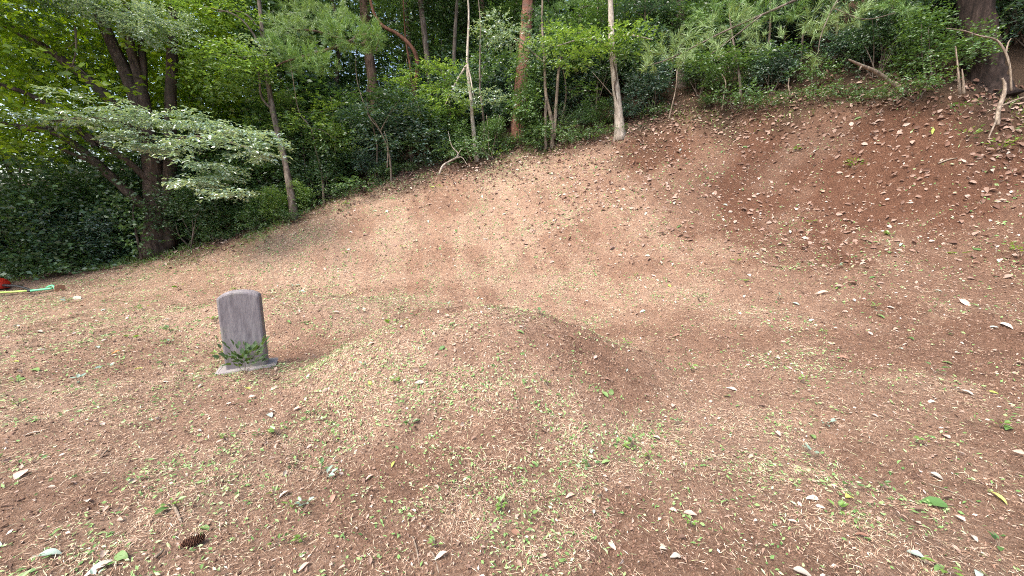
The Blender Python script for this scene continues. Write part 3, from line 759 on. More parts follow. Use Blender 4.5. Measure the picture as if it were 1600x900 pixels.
# ------------------------------------------------------------------ shrubs
def shrub_proto(kind, seed, h=1.8, w=1.0, n=900, L=.075, flat=.55, k=7):
    g = np.random.default_rng(seed); mb = MB(); st = MB()
    nb = 9
    for i in range(nb):
        a = g.uniform(0, 6.28); q = g.uniform(.1, .75) * w
        c0 = np.array([q * math.cos(a), q * math.sin(a), h * g.uniform(.22, .85)])
        rad = np.array([.42 * w, .42 * w, .22 * h]) * g.uniform(.7, 1.15)
        c, d = blob_twigs(g, c0, rad, n // nb, .9, .05, .25)
        mb.add(twig_leaves(g, c, d, L * 3.2, k, L, L * .55, flat, i % 2 == 0 and L > .08))
        b0 = np.array([g.normal(0, .10), g.normal(0, .10), -.15])
        st.add(tube([b0, b0 * .5 + c0 * .5 + g.normal(0, .06, 3), c0], [.018, .014, .005], 5, 0, 4))
    f = mb.mesh("foliage"); f.materials.append(LM[kind])
    s = st.mesh("stems", True); s.materials.append(BM["grey"])
    return f, s
PROTO = {}
for kind, spec in {"dark": dict(h=1.9, w=1.05, L=.070), "mid": dict(h=1.9, w=1.05, L=.080), "blue": dict(h=1.7, w=1.0, L=.085), "bright": dict(h=1.8, w=1.0, L=.09),
                   "low": dict(h=.8, w=1.5, L=.10, n=190), "broad": dict(h=2.0, w=1.2, L=.12, n=520)}.items():
    PROTO[kind] = [shrub_proto({"broad": "mid", "low": "mid"}.get(kind, kind), 300 + i * 17 + len(kind), **spec) for i in range(2)]
LOOK = {"dark": "dark small-leaved shrub", "mid": "mid-green leafy shrub", "blue": "bluish-green shrub", "bright": "bright green shrub", "low": "low sprawling green plant", "broad": "broad-leaved green shrub"}

seg = np.r_[0, np.cumsum(np.linalg.norm(np.diff(EDGE[:, :2], axis=0), axis=1))]
def on_edge(s, off):
    x, y = np.interp(s, seg, EDGE[:, 0]), np.interp(s, seg, EDGE[:, 1])
    x2, y2 = np.interp(s + .05, seg, EDGE[:, 0]), np.interp(s + .05, seg, EDGE[:, 1])
    dx, dy = x2 - x, y2 - y; n = math.hypot(dx, dy) + 1e-9
    return x - dy / n * off, y + dx / n * off

shrubs = []
for row, (off, step, smin, smax) in enumerate([(.12, .55, .14, .34), (.55, .8, .38, .66), (1.2, 1.0, .7, 1.0), (2.3, 1.1, 1.0, 1.35), (3.7, 1.3, 1.2, 1.6), (5.6, 1.6, 1.35, 1.8), (8.0, 1.9, 1.5, 2.0)]):
    s = 0
    while s < seg[-1]:
        x, y = on_edge(s + rng.uniform(-.3, .3) * step, off + rng.uniform(-.3, .3) * (1 + row * .3))
        s += step * rng.uniform(.8, 1.2)
        z = Hs(x, y)
        u, v = to_px(np.array([x, y, z])); u = float(u)
        if y < .5 or u > 1680 or u < -90: continue
        if any(a < u < b and y < yy for a, b, yy in [(205, 292, 10.5), (1036, 1088, 11.4), (1465, 1610, 8.0)]): continue
        if row == 1 and (u < 330 or 480 < u < 690 or u > 1010): sc = rng.uniform(.5, .85)
        else: sc = rng.uniform(smin, smax)
        if u < 330: kind = rng.choice(["dark", "blue", "dark", "mid"] if row < 4 else ["dark", "dark", "mid"])
        elif u < 480: kind = rng.choice(["mid", "dark", "bright"] if row < 4 else ["bright", "mid", "mid"])
        elif u < 700: kind = rng.choice(["dark", "blue", "mid", "broad"])
        elif u < 1000: kind = rng.choice(["dark", "mid", "mid", "blue"])
        else: kind = rng.choice(["dark", "dark", "blue", "mid"])
        if row == 0: kind, sc = 'low', rng.uniform(.25, .62)
        shrubs.append((u, row, x, y, z, sc, str(kind)))
# the tall thicket at the far left
for u, v, t, sc, kind in [(20, 428, 10.0, 1.25, "blue"), (85, 424, 10.1, 1.15, "dark"), (150, 415, 10.2, 1.0, "mid"), (-40, 430, 9.6, 1.4, "dark"), (300, 388, 11.0, .9, "dark"), (345, 375, 11.2, .8, "mid")]:
    p = G(u, v - 4); shrubs.append((float(u), 1, p[0], p[1], p[2], sc, kind))
for u, t, sc, kind in [(1600, 8.6, 1.2, "dark"), (1560, 9.0, 1.3, "blue"), (1640, 8.2, 1.2, "mid"), (1500, 9.2, 1.2, "dark"), (1590, 10.2, 1.6, "dark")]:
    x, y = ray(u, 200)[0] * t, t * 1.03
    shrubs.append((float(u), 3, x, y, Hs(x, y), sc, kind))
shrubs.sort()
cnt = {}
ROW = ["on the edge", "along the clearing edge", "just inside the wood", "inside the wood", "deeper in the wood", "far inside the wood", "far up the wooded slope"]
for u, row, x, y, z, sc, kind in shrubs:
    key = (row, kind, zone(u)); cnt[key] = cnt.get(key, 0) + 1
for u, row, x, y, z, sc, kind in shrubs:
    key = (row, kind, zone(u)); key2 = key + (1,)
    cnt[key2] = cnt.get(key2, 0) + 1
    lab = f"{LOOK[kind]} {ROW[row]} {zone(u)}" + (f", {ORD[cnt[key2]-1]} from left" if cnt[key] > 1 else "")
    o = thing("shrub", (x, y, z), lab, "shrub", "shrubs of the forest edge")
    o.rotation_euler = (0, 0, rng.uniform(0, 6.28)); o.scale = (sc * rng.uniform(.9, 1.25), sc * rng.uniform(.9, 1.2), sc * rng.uniform(.85, 1.1))
    f, s = PROTO[kind][rng.integers(0, 2)]
    put("foliage", f, None, o); put("stems", s, None, o)

# layered saplings among the shrubs
def sapling_proto(kind, seed, h=3.0, L=.095):
    g = np.random.default_rng(seed); mb, st = MB(), MB()
    pts = np.array([[0, 0, -.15], [g.normal(0, .08), g.normal(0, .08), h * .35], [g.normal(0, .16), g.normal(0, .16), h * .7], [g.normal(0, .25), g.normal(0, .25), h]])
    st.add(tube(pts, [.03, .024, .017, .005], 7, .1, 5, g))
    cp, _ = smooth_path(pts, np.ones(4), 6)
    brs = []
    for i in range(13):
        a = cp[int(g.uniform(.3, .98) * (len(cp) - 1))]
        th_ = g.uniform(0, 6.28); ln = g.uniform(.35, .95)
        e = a + np.array([math.cos(th_) * ln, math.sin(th_) * ln, g.uniform(-.05, .3)])
        brs.append(MB().add(tube([a, (a + e) / 2 + np.array([0, 0, .06]), e], [.010, .007, .003], 4, 0, 3)))
        for q in (.55, 1.0):
            c, d = blob_twigs(g, a + (e - a) * q, np.array([.24, .24, .05]), 9, 1.0, 0, .1)
            mb.add(twig_leaves(g, c, d * np.array([1, 1, .2]), L * 3.4, 8, L, L * .52, .85))
    ms = []
    for b, nm, mt in [(st, "trunk", BM["twig"]), (mb, "crown", LM[kind])] + [(q, "branch", BM["grey"]) for q in brs]:
        me = b.mesh(nm, nm != "crown"); me.materials.append(mt); ms.append((nm, me))
    return ms
SPROTO = {k: [sapling_proto(k, 500 + i * 3 + len(k)) for i in range(2)] for k in ("mid", "bright", "blue")}
sap = []
for a in np.linspace(seg[3], seg[-2], 44):
    x, y = on_edge(a + rng.uniform(-.4, .4), rng.uniform(.5, 3.4))
    p = np.array([x, y, Hs(x, y)]); u = float(to_px(p)[0])
    if 205 < u < 320 or 1465 < u < 1620 or 940 < u < 985 or u < -60 or u > 1680: continue
    sap.append((u, p, str(rng.choice(["mid", "bright", "blue", "mid"]) if u < 1000 else rng.choice(["mid", "blue", "blue"]))))
sap.sort(key=lambda a: a[0]); cnt = {}
SLOOK = {"mid": "slim mid-green sapling", "bright": "slim bright green sapling", "blue": "slim bluish-green sapling"}
for u, p, kind in sap:
    key = (kind, zone(u)); cnt[key] = cnt.get(key, 0) + 1
    o = thing("young_tree", p, f"{SLOOK[kind]} with layered leaves {zone(u)}, {ORD[cnt[key]-1]} from left", "sapling", "young layered saplings in the wood edge")
    o.rotation_euler = (rng.normal(0, .06), rng.normal(0, .06), rng.uniform(0, 6.28)); k = rng.uniform(.65, 1.15); o.scale = (k, k, k * rng.uniform(.9, 1.15))
    for nm, me in SPROTO[kind][rng.integers(0, 2)]:
        put(nm, me, None, o)

# big-leaved sunlit vine at the far left
def vine(label, blobs, L, kind, stem_px):
    b = P(*stem_px[0]); o = thing("climbing_vine", b, label, "vine")
    put("stem", limb_mesh(stem_px, list(np.linspace(.03, .01, len(stem_px))), b, 6), BM["dark"], o)
    mb = MB()
    for (u, v, t, rx, ry, rz, n) in blobs:
        c, d = blob_twigs(RNG, P(u, v, t), np.array([rx * t / 622, rz, ry * t / 622]), n)
        mb.add(twig_leaves(RNG, c, d, L * 2.2, 4, L, L * .85, .35))
    put("foliage", mb.mesh("foliage", False, b), LM[kind], o)
vine("sunlit vine with large yellow-green leaves at the upper left", [(40, 75, 11.5, 60, 40, .5, 60), (75, 120, 11.5, 40, 28, .4, 34), (15, 130, 11.6, 40, 35, .5, 34), (20, 20, 11.6, 50, 30, .5, 30)], .15, "lime",
     [(20, 425, 11.6), (30, 300, 11.6), (35, 180, 11.6), (60, 60, 11.5)])
vine("leafy ivy hanging in front of the multi-stemmed trunk's left side", [(205, 330, 9.7, 24, 22, .25, 40), (212, 370, 9.6, 18, 26, .25, 40), (190, 318, 9.7, 30, 12, .25, 26)], .07, "mid",
     [(222, 405, 9.7), (214, 370, 9.7), (208, 330, 9.8), (215, 300, 9.9)])

# far wooded slope: one mass of leaves that nobody could count
fr = np.random.default_rng(99)
N = 52000
ang = np.where(fr.random(N) < .5, fr.uniform(-66, -24, N), fr.uniform(-28, 62, N)); dist = np.where(ang < -24, fr.uniform(13.5, 24, N), fr.uniform(17, 32, N))
fx, fy = dist * np.sin(np.radians(ang)), dist * np.cos(np.radians(ang))
fz = H(fx, fy) + fr.random(N) ** 1.1 * np.where(ang < -24, 10.5, 9.0)
keep = vnoise(fx * .6, fy * .6 + fz * .8, 61) > .30
ex = np.radians(np.r_[fr.uniform(-66, -25, 9000), fr.uniform(-25, 0, 5000)]); ed_ = fr.uniform(22, 31, 14000)
ex, ey = ed_ * np.sin(ex), ed_ * np.cos(ex)
ez = H(ex, ey) + 2 + fr.random(14000) * 11
c = np.vstack([np.stack([fx, fy, fz], -1)[keep], np.stack([ex, ey, ez], -1)]); fx, fy = c[:, 0], c[:, 1]
fl = np.where(fx < -.42 * fy, .125, .19)
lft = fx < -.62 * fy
low = c[:, 2] - H(fx, fy) < 2.9 + 1.2 * (vnoise(fx, fy, 17) - .5)  # leaves near the ground get the dark colour, standing for canopy shade
kinds = [(~lft, "mid", .20, "dense green leaf mass of the far wooded slope"), (lft & low, "dark", .12, "thicket mass at far left, canopy shade put into its dark leaf colour"), (lft & ~low, "lime", .17, "sunlit yellow-green leaf mass beyond the trees at far left")]
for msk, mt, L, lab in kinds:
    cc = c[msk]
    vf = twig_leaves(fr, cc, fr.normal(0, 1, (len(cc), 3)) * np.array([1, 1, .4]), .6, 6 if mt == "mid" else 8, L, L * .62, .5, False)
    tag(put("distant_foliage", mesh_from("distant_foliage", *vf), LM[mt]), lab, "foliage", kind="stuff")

# ------------------------------------------------------------------ stone marker with a green plant at its foot
def slab_mesh(w, d, h, arch, bev=.02):
    import bmesh
    bm = bmesh.new()
    prof = [(-w / 2, 0), (w / 2, 0), (w / 2, h - arch)] + [(w / 2 * math.cos(a), h - arch + arch * math.sin(a)) for a in np.linspace(.25, math.pi - .25, 9)] + [(-w / 2, h - arch)]
    vs = [bm.verts.new((x, -d / 2, z)) for x, z in prof]
    f = bm.faces.new(vs)
    e = bmesh.ops.extrude_face_region(bm, geom=[f])
    bmesh.ops.translate(bm, verts=[v for v in e["geom"] if isinstance(v, bmesh.types.BMVert)], vec=(0, d, 0))
    bmesh.ops.bevel(bm, geom=list(bm.edges), offset=bev, segments=2, affect='EDGES', profile=.5)
    bmesh.ops.recalc_face_normals(bm, faces=bm.faces)
    me = bpy.data.meshes.new("slab"); bm.to_mesh(me); bm.free()
    return me
M_STONE = bark_mat("mauve_stone", [(.3, (.13, .115, .122)), (.5, (.195, .177, .185)), (.72, (.27, .25, .25))], scale=18, stretch=4, bump=.35, patch=(.20, .195, .17))
M_STONE2 = plain_mat("pale_stone", (.22, .20, .195), .85, .2, 7, .4)
sp = G(388, 572)
st = thing("stone_marker", (sp[0], sp[1], sp[2] - .10), "upright grey-mauve stone marker standing left of the mound", "gravestone")
st.rotation_euler = (0, 0, .42)
put("slab", slab_mesh(.36, .17, .82, .07), M_STONE, st, (0, 0, .08))
put("base", slab_mesh(.50, .30, .12, .01, .02), M_STONE2, st)

UNIT_LEAF = {}
for kd in LM:
    UNIT_LEAF[kd] = MB().add(leaves(np.zeros((1, 3)), np.array([[1., 0, 0]]), np.array([[0, 0, 1.]]), 1.0, .55)).mesh("leaf", True)
    UNIT_LEAF[kd].materials.append(LM[kd])
def seedling(name, label, p, n, L, kind, spread=.6, up=.5, group=None, rg=RNG):
    """a small rosette of leaves on short stalks"""
    o = thing(name, p, label, "plant", group)
    a = rg.uniform(0, 6.28, n)
    out = np.stack([np.cos(a), np.sin(a), rg.uniform(.1, up, n)], -1)
    hgt = rg.uniform(.3, 1.0, n)[:, None] * L * spread * 1.6
    base = out * np.array([1, 1, .35]) * L * spread * rg.uniform(.2, 1, (n, 1)) + np.array([0, 0, 1.]) * hgt * .6 + np.array([0, 0, .012])
    nrm = unit(np.array([0, 0, 1.]) - out * .25 + rg.normal(0, .25, (n, 3)))
    s = rg.uniform(.6, 1.1, n)
    for k in range(n):
        d_ = unit(out[k]); s_ = unit(np.cross(d_, nrm[k])); n_ = np.cross(s_, d_); q = L * s[k]
        lf = put("leaf", UNIT_LEAF[kind], None, o)
        lf.matrix_basis = Matrix(((d_[0] * q, s_[0] * q, n_[0] * q, base[k][0]), (d_[1] * q, s_[1] * q, n_[1] * q, base[k][1]), (d_[2] * q, s_[2] * q, n_[2] * q, base[k][2]), (0, 0, 0, 1)))
    sb = MB()
    for k in range(min(n, 6)):
        sb.add(tube([np.array([0, 0, -.01]), base[k] * .5 + np.array([0, 0, .004]), base[k]], [.0025, .002, .0015], 4, 0, 2))
    put("stalk", sb.mesh("stalk", True), BM["twig"], o)
    return o
pp = G(397, 578)
seedling("leafy_plant", "low green leafy plant at the foot of the stone marker", (pp[0], pp[1] - .12, Hs(pp[0], pp[1] - .12)), 110, .075, "dull", 2.6, 2.2)

# ------------------------------------------------------------------ tools lying at the left edge
M_RED = plain_mat("red_plastic", (.55, .03, .015), .35, .1)
M_BLACK = plain_mat("black_plastic", (.02, .02, .022), .4, .2)
M_LIME = plain_mat("lime_paint", (.50, .68, .16), .4, .1)
M_MINT = plain_mat("mint_paint", (.16, .60, .32), .4, .1)
M_RUST = plain_mat("rusty_blade", (.36, .20, .12), .6, .3, 30)
a0 = G(-25, 462); c0 = G(-6, 452)
eng = thing("garden_blower", c0, "red engine housing with black tube lying at the left edge", "power tool")
def dome(rx, ry, rz):
    u_, v_ = np.meshgrid(np.linspace(0, 2 * math.pi, 20, endpoint=False), np.linspace(-.35, math.pi / 2 - .05, 8), indexing='ij')
    sq = lambda q, e: np.sign(q) * np.abs(q) ** e
    V = np.stack([rx * sq(np.cos(u_), .7) * np.cos(v_) ** .8, ry * sq(np.sin(u_), .7) * np.cos(v_) ** .8, rz * np.sin(v_)], -1).reshape(-1, 3)
    ii, jj = np.meshgrid(np.arange(20), np.arange(7), indexing='ij')
    Q = np.stack([ii * 8 + jj, ((ii + 1) % 20) * 8 + jj, ((ii + 1) % 20) * 8 + jj + 1, ii * 8 + jj + 1], -1).reshape(-1, 4)
    V = np.vstack([V, [[0, 0, rz]]]); k = np.arange(0, 20, 2)
    cap = np.stack([np.full(10, 160), k * 8 + 7, (k + 1) * 8 + 7, ((k + 2) % 20) * 8 + 7], -1)
    return V, np.vstack([Q, cap])
hs = put("housing", MB().add(dome(.24, .17, .17)).mesh("housing", True), M_RED, eng, (0, 0, .08))
put("base_tray", MB().add(dome(.23, .17, .05)).mesh("base_tray", True), M_BLACK, eng, (0, 0, .03))
g1, g2 = G(14, 453, .09) - c0, G(50, 457, .05) - c0
put("tube", MB().add(tube([np.array([.12, 0, .09]), g1, (g1 + g2) / 2 + np.array([0, 0, .03]), g2], [.035, .03, .024, .018], 10)).mesh("tube", True), M_BLACK, eng)
rk = thing("garden_hoe", G(82, 457), "long-handled hoe with lime and mint green pole lying at the left edge", "hoe")
ro = np.array(rk.location)
h0, h1, h2, h3 = G(-60, 465, .05) - ro, G(45, 459, .06) - ro, G(49, 459, .06) - ro, G(83, 456, .07) - ro
put("lower_handle", MB().add(tube([h0, h1], [.020, .020], 10)).mesh("lower_handle", True), M_LIME, rk)
put("collar", MB().add(tube([h1, h2], [.024, .024], 10)).mesh("collar", True), M_BLACK, rk)
put("upper_handle", MB().add(tube([h2, h3], [.022, .022], 10)).mesh("upper_handle", True), M_MINT, rk)
put("neck", MB().add(tube([h3 - np.array([.12, 0, -.02]), h3 + np.array([.0, 0, .06]), h3 + np.array([.07, -.02, .03]), h3 + np.array([.09, -.03, -.06])], [.014, .020, .020, .016], 8)).mesh("neck", True), M_MINT, rk)
bl = slab_mesh(.16, .012, .15, .03, .003)
ob = put("blade", bl, M_RUST, rk, tuple(h3 + np.array([.16, -.02, -.07]))); ob.rotation_euler = (.1, .1, 1.2)

# ------------------------------------------------------------------ litter on the ground
lr = np.random.default_rng(5)
def scatter(n, dens, rmin=1.0, rmax=13.5, p=0.9, amax=66):
    """points over the clearing, thinning with distance; dens(x, y) keeps a share"""
    q = lr.random(n); e = 2 - p - .35
    r = (rmin ** e + q * (rmax ** e - rmin ** e)) ** (1 / e)
    a = np.radians(lr.uniform(-amax, amax, n))
    x, y = r * np.sin(a), r * np.cos(a)
    k = lr.random(n) < dens(x, y)
    return x[k], y[k]
def ground_frame(x, y):
    e = .03
    z = H(x, y, True)
    nx = -(H(x + e, y) - H(x - e, y)) / (2 * e); ny = -(H(x, y + e) - H(x, y - e)) / (2 * e)
    return z, unit(np.stack([nx, ny, np.ones_like(nx)], -1))
def lay(x, y, L, W, lift, tilt, fn, **kw):
    z, n = ground_frame(x, y)
    a = fbm(x * .7, y * .7, 29, 2) * 9 + lr.normal(0, 1.0, len(x)) + np.where(lr.random(len(x)) < .5, math.pi, 0)
    d = np.stack([np.cos(a), np.sin(a), np.zeros(len(x))], -1)
    d = unit(d - n * (d * n).sum(-1, keepdims=True)) + n * lr.normal(0, tilt, (len(x), 1))
    nn = unit(n + lr.normal(0, tilt * 1.3, (len(x), 3)))
    p = np.stack([x, y, z], -1) + n * (lift + np.abs(lr.normal(0, lift, len(x))))[:, None]
    return fn(p, d, nn, L, W, **kw)
grow = lambda x, y: .75 + .10 * np.hypot(x, y)            # coarser pieces stand for several far away

# cut dry grass and needles
x, y = scatter(700000, lambda x, y: inside(x, y) * np.clip(.22 + .85 * strawy(x, y) - .30 * bare(x, y), .12, 1) * (1 - .6 * right_bank(x, y)) * np.clip((fbm(x * 5, y * 7, 51, 3) - .30) * 3.2, .15, 1))
g = grow(x, y)
vf = lay(x, y, lr.uniform(.014, .055, len(x)) * g, lr.uniform(.0016, .0034, len(x)) * g, .005, .22, diamonds)
tag(put("dry_grass_clippings", mesh_from("dry_grass_clippings", *vf), litter_mat("straw", [(0, (.24, .135, .085)), (.35, (.42, .28, .19)), (.7, (.58, .44, .32)), (.92, (.70, .60, .46)), (1, (.46, .50, .26))])),
    "dry cut grass and needles strewn over the clearing", "litter", kind="stuff")
# crumbs of soil
x, y = scatter(70000, lambda x, y: inside(x, y) * np.clip(.35 + .6 * bare(x, y), 0, 1), rmax=9)
z, n = ground_frame(x, y)
o8 = np.array([(1, 0, 0), (0, 1, 0), (-1, 0, 0), (0, -1, 0), (0, 0, 1), (0, 0, -1)], float)
s = lr.uniform(.003, .010, len(x)) * grow(x, y)
V = np.stack([x, y, z], -1)[:, None] + (o8[None] * lr.uniform(.6, 1.3, (len(x), 6, 1)) + lr.normal(0, .2, (len(x), 6, 3))) * s[:, None, None]
Fc = np.array([(0, 1, 4), (1, 2, 4), (2, 3, 4), (3, 0, 4), (1, 0, 5), (2, 1, 5), (3, 2, 5), (0, 3, 5)])
tag(put("soil_crumbs", mesh_from("soil_crumbs", V.reshape(-1, 3), (np.arange(len(x))[:, None, None] * 6 + Fc[None]).reshape(-1, 3), True),
        litter_mat("crumb", [(0, (.07, .038, .026)), (.6, (.18, .105, .074)), (1, (.29, .19, .14))], 0)), "small crumbs of reddish soil", "soil", kind="stuff")
# small broken leaves
DEAD = litter_mat("dead_leaf", [(0, (.14, .085, .062)), (.4, (.28, .19, .145)), (.75, (.42, .32, .255)), (.93, (.53, .44, .37)), (1, (.64, .58, .51))])
def up_slope(x, y):
    return np.clip((Hq(x, y) - .4) / 1.5, 0, 1)
x, y = scatter(46000, lambda x, y: inside(x, y) * np.clip(.35 + .55 * up_slope(x, y) * np.clip((x + 3) / 5, .2, 1) + .25 * np.clip((x - 1) / 3, 0, 1) - .3 * bare(x, y), .05, 1))
g = grow(x, y); L = lr.uniform(.008, .030, len(x)) * g
vf = lay(x, y, L, L * lr.uniform(.3, .65, len(x)), .005, .3, diamonds)
tag(put("broken_leaf_litter", mesh_from("broken_leaf_litter", *vf), DEAD), "small broken brown leaves scattered over the soil", "litter", kind="stuff")
# green scraps
GREEN = litter_mat("green_scrap", [(0, (.10, .20, .06)), (.4, (.20, .34, .11)), (.75, (.34, .47, .20)), (1, (.56, .62, .40))], .25, .55)
x, y = scatter(200000, lambda x, y: inside(x, y) * np.clip((fbm(x * 3.3, y * 3.3, 83, 3) - .36) * 5, .12, 1) * np.clip(.22 + .8 * strawy(x, y) - .2 * bare(x, y), .06, 1) * (.3 + fbm(x * 2, y * 2, 19, 2)))
g = grow(x, y); L = lr.uniform(.009, .034, len(x)) * g
vf = lay(x, y, L, L * lr.uniform(.16, .6, len(x)), .007, .35, diamonds)
tag(put("green_clippings", mesh_from("green_clippings", *vf), GREEN), "scraps of cut green leaves scattered over the soil", "litter", kind="stuff")
# smaller whole leaves beyond those picked out one by one
x, y = scatter(3200, lambda x, y: inside(x, y) * np.clip(.45 + .5 * up_slope(x, y), 0, 1))
L = lr.uniform(.025, .05, len(x)) * grow(x, y)
vf = lay(x, y, L, L * lr.uniform(.4, .6, len(x)), .008, .35, leaves, fold=.25, droop=.25)
tag(put("fallen_leaf_litter", mesh_from("fallen_leaf_litter", *vf, True), DEAD), "small whole dry leaves lying over the clearing", "litter", kind="stuff")

# larger tree leaves blown down over the upper slope
x, y = scatter(16000, lambda x, y: inside(x, y) * np.clip(up_slope(x, y) * 1.1 - .12, 0, 1) * np.clip((x + 4.5) / 6, .10, 1) * (.25 + 1.1 * np.clip((fbm(x * 1.1, y * 1.1, 33, 2) - .35) * 3, 0, 1)), rmin=4.5)
L = lr.uniform(.05, .115, len(x))
vf = lay(x, y, L, L * lr.uniform(.4, .7, len(x)), .008, .28, leaves, fold=.2, droop=.15)
tag(put("slope_leaf_litter", mesh_from("slope_leaf_litter", *vf, True), DEAD2 := litter_mat("slope_leaf", [(0, (.12, .065, .046)), (.4, (.24, .15, .112)), (.8, (.35, .245, .195)), (1, (.47, .37, .31))])), "dry brown tree leaves thick on the upper slope", "litter", kind="stuff")
# leaf mould and grass along the forest edge
es = lr.uniform(0, seg[-1] - .1, 5200)
ep = np.array([on_edge(a, b) for a, b in zip(es, lr.normal(.05, .55, len(es)))])
L = lr.uniform(.05, .11, len(ep))
vf = lay(ep[:, 0], ep[:, 1], L, L * lr.uniform(.4, .7, len(ep)), .012, .45, leaves, fold=.25, droop=.3)
tag(put("edge_leaf_litter", mesh_from("edge_leaf_litter", *vf, True), litter_mat("edge_leaf", [(0, (.08, .042, .03)), (.4, (.17, .095, .068)), (.8, (.28, .185, .14)), (1, (.42, .32, .26))])), "dark brown leaves heaped along the forest edge", "litter", kind="stuff")
es = np.r_[lr.uniform(0, seg[6], 7500), lr.uniform(seg[6], seg[-1] - .1, 3000)]
ep = np.array([on_edge(a, b) for a, b in zip(es, np.r_[lr.normal(-.25, .42, 7500), lr.normal(.0, .28, 3000)])])
k = fbm(ep[:, 0] * 1.3, ep[:, 1] * 1.3, 71, 2) > .42
ep = ep[k]; z, n = ground_frame(ep[:, 0], ep[:, 1])
d = unit(n * .8 + lr.normal(0, .6, (len(ep), 3)))
d[:, 2] = np.abs(d[:, 2])
vf = diamonds(np.c_[ep, z], d, unit(lr.normal(0, 1, (len(ep), 3))), lr.uniform(.05, .16, len(ep)), lr.uniform(.006, .014, len(ep)), .3)
tag(put("edge_grass", mesh_from("edge_grass", *vf), LM["bright"]), "short green grass and weeds along the forest edge", "grass", kind="stuff")
# single fallen leaves
def solid(name, cols, trans=.15, rough=.6):
    m = litter_mat(name, [(0, cols[0]), (1, cols[1])], trans, rough)
    nt = m.node_tree
    # one tone per object
    oi = nt.nodes.new("ShaderNodeObjectInfo"); rp = [q for q in nt.nodes if q.type == 'VALTORGB'][0]
    nt.links.new(oi.outputs["Random"], rp.inputs[0])
    return m
SOL = {"green": solid("fallen_green", ((.10, .20, .06), (.24, .36, .13)), .3, .45), "pale": solid("fallen_pale", ((.36, .32, .27), (.56, .51, .44)), .15, .7), "brown": solid("fallen_brown", ((.20, .105, .07), (.42, .26, .19)), .1, .6),
       "yellowish": solid("fallen_lime", ((.38, .48, .10), (.58, .62, .16)), .3, .5), "grey": solid("fallen_grey", ((.30, .38, .32), (.50, .56, .48)), .15, .35), "pinkish": solid("fallen_pink", ((.48, .33, .27), (.64, .48, .40)), .15, .6), "orange": solid("fallen_orange", ((.50, .18, .04), (.55, .22, .06)), .2, .6)}
def leaf_proto(ws, fold, droop, seed):
    """a dry leaf: five ribs by three points, curled and crinkled"""
    g = np.random.default_rng(seed)
    t = np.linspace(0, 1, 6)
    w = ws * .5 * np.sin(np.pi * np.clip(t, .04, .97) ** .8) ** .75
    V = []
    for a, b in zip(t, w):
        zc = -droop * (a - .4) ** 2 * 1.6 + g.normal(0, .012)
        for q in (-1, -.5, 0, .5, 1):
            V.append((a - .5 + g.normal(0, .012), b * q * (1 + g.normal(0, .08)), zc + fold * abs(q) ** 1.5 * b * 2 * (1 + g.normal(0, .35)) + .06))
    Q = [(r * 5 + c, (r + 1) * 5 + c, (r + 1) * 5 + c + 1, r * 5 + c + 1) for r in range(5) for c in range(4)]
    return np.array(V), np.array(Q)
LEAFM = {}
for c in SOL:
    for k, (ws, fo, dr) in enumerate([(.48, .18, .20), (.62, .12, .28), (.38, .28, .15)]):
        V, Q = leaf_proto(ws, fo, dr, k + 10 * len(c))
        nv = len(V)
        V = np.vstack([V, np.array([[-.5, -.012, 0], [-.78, -.010, .03], [-.78, .010, .03], [-.5, .012, 0]])])   # the stalk
        me = mesh_from("leaf", V, np.vstack([Q, [[nv, nv + 1, nv + 2, nv + 3]]]), True); me.materials.append(SOL[c]); LEAFM[c, k] = me
def region(p):
    u, v = to_px(np.asarray(p)); x, y = p[0], p[1]
    m = MOUNDS[0]
    if ((x - m[0]) / m[2]) ** 2 + ((y - m[1]) / m[3]) ** 2 < 1: return "on the mound"
    if v > 690: return "in the near foreground" + (" before the mound" if 480 < u < 1050 else (" left of the mound" if u <= 480 else " right of the mound"))
    if y > 6.2 and x > 3.2: return "high on the right slope"
    if y > 6: return "on the slope behind the mound" if x > -3 else "on the flat ground near the shrubs"
    return "on the ground left of the mound" if x < 0 else "on the slope right of the mound"
CNAME = {'green': 'green', 'pale': 'whitish dry', 'brown': 'brown dry', 'yellowish': 'yellow-green', 'grey': 'grey-green', 'pinkish': 'pinkish tan', 'orange': 'orange'}
LANDMARKS, USED = [], set()
def near_label(p, col, k):
    """say which leaf by the picked-out leaf it lies beside"""
    q = np.array(to_px(p))
    for lab, m in sorted(LANDMARKS, key=lambda a: np.hypot(*(a[1] - q)))[:7]:
        dx, dy = q - m
        side = ("right of" if dx > 0 else "left of") if abs(dx) > abs(dy) else ("in front of" if dy > 0 else "behind")
        for far in ("just ", ""):
            t = f"{'tiny green sprout' if col == 'sprout' else CNAME[col] + ' fallen leaf'} {far if np.hypot(dx, dy) < 90 else ''}{side} the {lab}"
            if t not in USED and len(t.replace('-', ' ').split()) <= 16:
                USED.add(t); return t
def fallen(p, L, col, label=None):
    x, y = float(p[0]), float(p[1])
    z, n = ground_frame(np.array([x]), np.array([y]))
    lab = label or near_label(np.array([x, y, z[0]]), col, int(L * 1000) % 3) or f"{ {'green': 'green', 'pale': 'whitish dry', 'brown': 'brown dry', 'yellowish': 'yellow-green', 'grey': 'grey-green', 'pinkish': 'pinkish tan', 'orange': 'orange'}[col]} fallen leaf {region((x, y, z[0]))}"
    o = put("fallen_leaf", LEAFM[col, int(lr.integers(0, 3))], None)
    tag(o, lab, "leaf", "single fallen leaves on the clearing")
    nn = Vector(unit(n[0] + lr.normal(0, .16, 3)))
    q = nn.to_track_quat('Z', 'Y'); o.rotation_mode = 'QUATERNION'
    from mathutils import Quaternion
    o.rotation_quaternion = q @ Quaternion((0, 0, 1), float(lr.uniform(0, 6.28)))
    o.location = (x, y, float(z[0]) + .012); o.scale = (L, L * lr.uniform(.85, 1.2), L)
